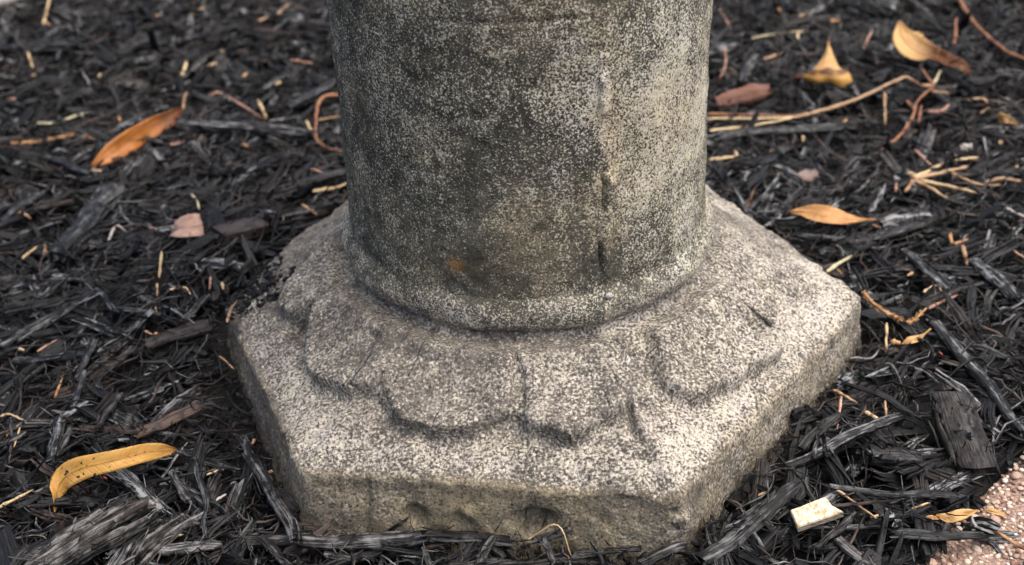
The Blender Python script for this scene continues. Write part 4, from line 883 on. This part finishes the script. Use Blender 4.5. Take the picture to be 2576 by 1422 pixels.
# ------------------------------------------------------------------ fallen leaves
def blade(P, widths, side, cup, mat_name, nv=9, wave=0.0, seed=0, dark=None, thick=0.0004, spots=0.0):
    """leaf: centre line P (n,3), half widths, side vectors, cross-wise cup; closed thin shell"""
    n = len(P); t = np.gradient(P, axis=0); t /= np.linalg.norm(t, axis=1, keepdims=True)
    side = np.broadcast_to(np.asarray(side, float), (n, 3)); side = side - (side * t).sum(1, keepdims=True) * t; side /= np.linalg.norm(side, axis=1, keepdims=True)
    nrm = np.cross(side, t); nrm *= np.sign(nrm[:, 2] + 1e-6)[:, None]
    v = np.linspace(-1, 1, nv); W = np.asarray(widths)[:, None]
    r = np.random.default_rng(seed); wob = wave * fbm(np.c_[np.repeat(np.arange(n) * 0.45, nv), np.tile(v * 1.7, n), np.full(n * nv, seed)], 2, seed).reshape(n, nv)
    off = np.asarray(cup)[..., None] * W * (v[None] ** 2) if np.ndim(cup) else cup * W * (v[None] ** 2)
    off = off - 0.10 * W * np.exp(-(v[None] / 0.12) ** 2) * 0.6 + wob
    sx = np.sqrt(np.maximum(0.15, 1 - np.abs(np.asarray(cup).reshape(-1, 1) if np.ndim(cup) else cup) ** 2 * 0.5 * np.abs(v[None])))
    Vt = P[:, None] + side[:, None] * (W * v[None] * sx)[..., None] + nrm[:, None] * off[..., None]
    Vb = Vt - nrm[:, None] * thick
    s = np.concatenate([[0], np.cumsum(np.linalg.norm(np.diff(P, axis=0), axis=1))])
    G = np.stack([np.repeat(s[:, None], nv, 1), W * v[None] + 0 * s[:, None], np.zeros((n, nv))], -1).reshape(-1, 3)
    F = grid_faces(n, nv); nb_ = n * nv; Fb = F[:, ::-1] + nb_
    rim = list(range(nv)) + [i * nv + nv - 1 for i in range(1, n)] + [(n - 1) * nv + j for j in range(nv - 2, -1, -1)] + [i * nv for i in range(n - 2, 0, -1)]
    rim = np.array(rim); r2 = np.roll(rim, -1); Fr = np.c_[rim, rim + nb_, r2 + nb_, r2]
    V = np.concatenate([Vt.reshape(-1, 3), Vb.reshape(-1, 3)]); G = np.concatenate([G, G])
    dk = np.zeros(n) if dark is None else np.asarray(dark, float); dk = np.tile(np.repeat(dk, nv), 2)
    c = V.mean(0)
    me = mesh_from('blade', V - c, np.concatenate([F, Fb, Fr]), LIT[mat_name], {'grain': G + [seed * 0.37, 0, seed * 0.19], 'tint': np.c_[np.ones(len(V)), dk, np.full(len(V), spots)]})
    return c, me
def leaf(name, label, pts, widths_px, side, cup, mat, dark=None, wave=0.0005, stem=None, seed=1, n=18, stem_mat='rust', spots=0.0, group='fallen leaves'):
    P0 = np.array([at(x, y, z / 1000) for x, y, z in pts]); P = smooth_line(P0, n); m = ppm(P.mean(0))
    wd = np.interp(np.linspace(0, 1, n), np.linspace(0, 1, len(widths_px)), widths_px) * 0.5 / m
    dk = None if dark is None else np.interp(np.linspace(0, 1, n), np.linspace(0, 1, len(dark)), dark)
    c, me = blade(P, np.maximum(wd, 0.0002), side, cup, mat, seed=seed, dark=dk, wave=wave, spots=spots); base = P[0].copy()
    o = add(name, None, loc=base, label=label, cat='leaf', group=group); me.name = 'blade'; bl_ = add('blade', me, parent=o, loc=c - base)
    rib = P + np.array([0, -0.0003, 0.0003]); mc, mm = stem_mesh(rib, 2.0, LIT[mat], 0.05, n=n, seed=seed); add('midrib', mm, parent=bl_, loc=mc - c)
    if stem:
        Ps = np.array([at(x, y, z / 1000) for x, y, z in stem]); sc_, sm = stem_mesh(Ps, 7, LIT[stem_mat], 0.2, seed=seed + 1); add('stalk', sm, parent=o, loc=sc_ - base)
    return o
TOC = -FW                                                                    # towards the viewer's side of the garden
leaf('fallen_leaf', 'long glossy yellow curved leaf arching over the mulch', [(137, 1288, 3), (152, 1215, 12), (200, 1180, 20), (290, 1158, 24), (370, 1138, 22), (446, 1131, 17)], [4, 42, 64, 62, 54, 52, 49, 46, 38, 4], np.array([0.0, 0.55, 0.85]), 0.10, 'yellow_leaf', dark=[.55, .1, 0, 0, 0, 0, 0, 0, .1, .6], seed=3, n=24, spots=1.0)
leaf('fallen_leaf', 'orange curled leaf with withered grey-brown tip on the left', [(222, 426, 4), (262, 398, 8), (320, 357, 10), (380, 322, 10), (430, 297, 10), (462, 272, 11)], [3, 36, 52, 54, 54, 52, 46, 36, 8], np.array([0.1, 0.75, 0.65]), 0.30, 'orange_leaf', dark=[.3, 0, 0, 0, .0, .2, .75, .9, 1.0], wave=.0010, stem=[(460, 275, 11), (463, 252, 14), (470, 232, 17)], seed=5, n=22, stem_mat='tan')
leaf('fallen_leaf', 'flat tan pointed leaf lying behind the right edge of the base', [(1985, 532, 9), (2030, 533, 12), (2085, 547, 13), (2135, 552, 11), (2185, 552, 9), (2205, 553, 7)], [4, 26, 52, 66, 60, 34, 14, 6, 3], np.array([0.1, 1.0, 0.25]), 0.22, 'tan_leaf', dark=[.3, .1, 0, 0, 0, .1, .3, .5], wave=.0012, seed=7)
leaf('fallen_leaf', 'cream and brown twisted leaf near the upper right corner', [(2262, 52, 30), (2272, 95, 21), (2300, 125, 15), (2345, 138, 13), (2390, 155, 12), (2425, 170, 10), (2442, 188, 7)], [3, 36, 74, 84, 66, 46, 36, 34, 26, 6], np.array([0.75, 0.5, 0.4]), 0.35, 'cream_leaf', dark=[.3, 0, 0, .15, .5, 1.0, 1.3, 1.4, 1.4, 1.4], wave=.0012, seed=9, n=22)
# folded yellow leaf: raised tip, then two lobes drooping forward
rows = [[(2084, 104, 30)] * 5, [(2072, 140, 22), (2079, 141, 23), (2086, 141, 23), (2092, 141, 23), (2098, 142, 22)], [(2048, 172, 16), (2066, 172, 18), (2086, 172, 18), (2100, 172, 17), (2112, 170, 16)], [(2018, 192, 11), (2048, 190, 14), (2080, 186, 15), (2106, 182, 15), (2132, 178, 13)], [(2026, 200, 9), (2052, 201, 12), (2082, 197, 12), (2110, 196, 13), (2140, 192, 11)], [(2034, 210, 6), (2056, 212, 8), (2084, 206, 9), (2112, 214, 8), (2146, 208, 7)], [(2042, 214, 4), (2060, 216, 5), (2085, 207, 7), (2114, 228, 3), (2150, 220, 3)]]
P = np.array([[at(x, y, z / 1000) for x, y, z in rw] for rw in rows])
P = np.stack([smooth_line(P[i], 11) if i else np.repeat(P[0, :1], 11, 0) for i in range(7)]); P = np.stack([smooth_line(P[:, j], 19) for j in range(11)], 1)
P[0] += np.linspace(-0.0008, 0.0008, 11)[:, None] * np.array([1, 0, 0])
base = P.reshape(-1, 3).mean(0); o = add('fallen_leaf', None, loc=base, label='folded yellow leaf with raised pointed tip at the upper right', cat='leaf', group='fallen leaves')
for nm, i0, i1, mat, dk in (('blade', 0, 11, 'cream_leaf', 0.05), ('folded_flap', 10, 19, 'yellow_leaf', 0.1)):
    Q = P[i0:i1]; n_, m_ = Q.shape[:2]; nn_ = normals_grid(np.transpose(Q, (1, 0, 2))).transpose(1, 0, 2); Vt = Q.reshape(-1, 3) - base; Vb = Vt + np.array([0, 0.0006, -0.0005])
    F = grid_faces(n_, m_); dkk = np.full(2 * len(Vt), dk); dkk[:m_ * 2] = 0.1
    if nm == 'folded_flap': dkk[:m_ * 3] = 1.0; dkk[5 * 1::m_] += 0.3  # brown first rows paint the shading inside the fold
    G = np.concatenate([Vt, Vt]); add(nm, mesh_from(nm, np.concatenate([Vt, Vb]), np.concatenate([F, F[:, ::-1] + len(Vt)]), LIT[mat], {'grain': G, 'tint': np.c_[np.ones(len(G)), dkk, np.zeros(len(G))]}), parent=o)
sc_, sm = stem_mesh(np.array([at(2084, 106, 0.030), at(2086, 92, 0.034)]), 6, LIT['pink'], 0.1); add('stalk', sm, parent=o, loc=sc_ - base)
sc_, sm = stem_mesh(lay([(1998, 196), (2022, 196), (2038, 206)], [4, 9, 8]), 16, LIT['brown_leaf'], 0.6); add('withered_edge', sm, parent=o, loc=sc_ - base)
leaf('leaf_scrap', 'torn pinkish square leaf scrap left of the base', [(436, 576, 9), (462, 571, 11), (488, 568, 11), (510, 566, 9)], [44, 60, 66, 64, 58], np.array([0, 1, .5]), 0.1, 'pink_leaf', dark=[.0, .1, .3, .1, .0], wave=.0012, seed=11, n=10, group='leaf scraps')
leaf('leaf_scrap', 'small cream lobed leaf scrap below the bristly twig', [(2268, 866, 6), (2290, 856, 8), (2312, 850, 8), (2342, 826, 11)], [4, 22, 18, 5, 4], np.array([0, 1, .5]), 0.2, 'cream_leaf', seed=13, n=10, group='leaf scraps')
leaf('leaf_scrap', 'tan torn leaf flake on the mulch at the edge of the pebble path', [(2355, 1296, 6), (2390, 1302, 8), (2425, 1294, 8), (2458, 1285, 6)], [4, 26, 30, 26, 14, 4], np.array([0, 1, .5]), 0.25, 'cream_leaf', wave=.0012, seed=15, n=10, group='leaf scraps')
leaf('leaf_scrap', 'narrow cream leaf flake nearest the pebble path', [(2475, 1282, 6), (2505, 1288, 7), (2534, 1298, 5)], [4, 15, 14, 4], np.array([0, 1, .5]), 0.2, 'cream_leaf', seed=17, n=8, group='leaf scraps')
leaf('leaf_scrap', 'pinkish narrow leaf flake left of the tan torn flake', [(2322, 1306, 6), (2345, 1302, 7), (2366, 1306, 5)], [4, 12, 11, 4], np.array([0, 1, .5]), 0.2, 'tan_leaf', seed=18, n=8, group='leaf scraps')
leaf('leaf_scrap', 'crumpled pale scrap at the right edge beyond the hooked straw', [(2506, 292, 6), (2528, 300, 9), (2560, 318, 6)], [10, 28, 24, 10], np.array([0, 1, .6]), 0.3, 'cream_leaf', wave=.002, seed=19, n=9, group='leaf scraps')
# bark piece right of the shaft
def chunk(name, label, cat, x1, y1, x2, y2, wpx, fl, mat, l1, l2, pale, brown, seed, group=None):
    a, b = at(x1, y1, l1 / 1000), at(x2, y2, l2 / 1000); m = (a + b) / 2; d = b - a; L = float(np.linalg.norm(d)); W = wpx / ppm(m); r = np.random.default_rng(seed)
    V, F, G = chip(r, L, W, W * fl, 14, 14, 0.04, 0.03, 0.3, 0.05, 0.35, 0.6); M = rot_mat(math.atan2(d[1], d[0]), -math.asin(d[2] / L), 0.3)
    add(name, mesh_from(name, V @ M.T, F, mat, {'grain': G + seed, 'tint': np.broadcast_to((pale, brown, 0), (len(V), 3))}), loc=m, label=label, cat=cat, group=group)
chunk('bark_piece', 'pinkish brown bark piece lying against the right side of the shaft', 'bark', 1800, 262, 1932, 228, 46, .7, LIT['bark'], 6, 9, 1, .3, 4)
chunk('stone_chip', 'pale grey flat chip in the mulch right of the shaft', 'stone chip', 2015, 438, 2050, 450, 40, .3, LIT['white'], 5, 6, .3, .7, 6)
chunk('pebble', 'small white pebble near the right edge', 'pebble', 2418, 372, 2446, 368, 20, .8, LIT['white'], 5, 6, 1, 0, 8)
chunk('pale_stone', 'pale stone just showing in the upper left corner', 'stone', -60, 6, 62, -26, 60, .6, LIT['white'], 12, 12, 1, 0, 10)

# cream shard
k = NT('cream_glaze'); co = k.n('ShaderNodeTexCoord').outputs['Object']; a = k.noise(co, 330, 5, 0.65); b = k.noise(co, 900, 3)
c = k.mix(k.ramp(a, 0.45, 0.64), (0.60, 0.54, 0.42), (0.38, 0.27, 0.13)); c = k.mix(k.ramp(b, 0.60, 0.66, 0, .7), c, (0.14, 0.11, 0.08))
M_SHARD = k.done(c, 0.55, k.bump(a, 0.3, 0.0006))
k = NT('shard_edge'); co = k.n('ShaderNodeTexCoord').outputs['Object']; a = k.noise(k.scale(co, 1, 1, 6), 400, 4, 0.65)
M_SEDGE = k.done(k.mix(k.ramp(a, 0.4, 0.6), (0.16, 0.12, 0.08), (0.5, 0.43, 0.32)), 0.8, k.bump(a, 0.8, 0.001))
top = [(1988, 1284), (2012, 1276), (2045, 1262), (2077, 1250), (2094, 1272), (2122, 1288), (2090, 1299), (2050, 1312), (2006, 1327), (1998, 1306)]
T3 = np.array([at(x, y, 0.0145) for x, y in top]); cen = T3.mean(0); nT = len(top)
inn = cen + (T3 - cen) * 0.96 + [0, 0, 0.0003]; low = T3 * 1.0; low = low + np.array([0.0006, 0.0008, -0.0034])
so_ = add('pottery_shard', None, loc=cen, label='flat cream coloured shard lying on the mulch near the pebble path', cat='shard')
V = np.concatenate([inn, T3 - [0, 0, 0.0004], [cen + [0, 0, 0.0004]]]) - cen
add('face', mesh_from('face', V, (np.array([[i, nT + i, nT + (i + 1) % nT, (i + 1) % nT] for i in range(nT)]), np.array([[i, (i + 1) % nT, 2 * nT] for i in range(nT)])), M_SHARD, smooth=False), parent=so_)
V = np.concatenate([T3 - [0, 0, 0.0004], low, [low.mean(0)]]) - cen
add('broken_edge', mesh_from('broken_edge', V, (np.array([[i, nT + i, nT + (i + 1) % nT, (i + 1) % nT] for i in range(nT)]), np.array([[nT + (i + 1) % nT, nT + i, 2 * nT] for i in range(nT)])), M_SEDGE, smooth=False), parent=so_)
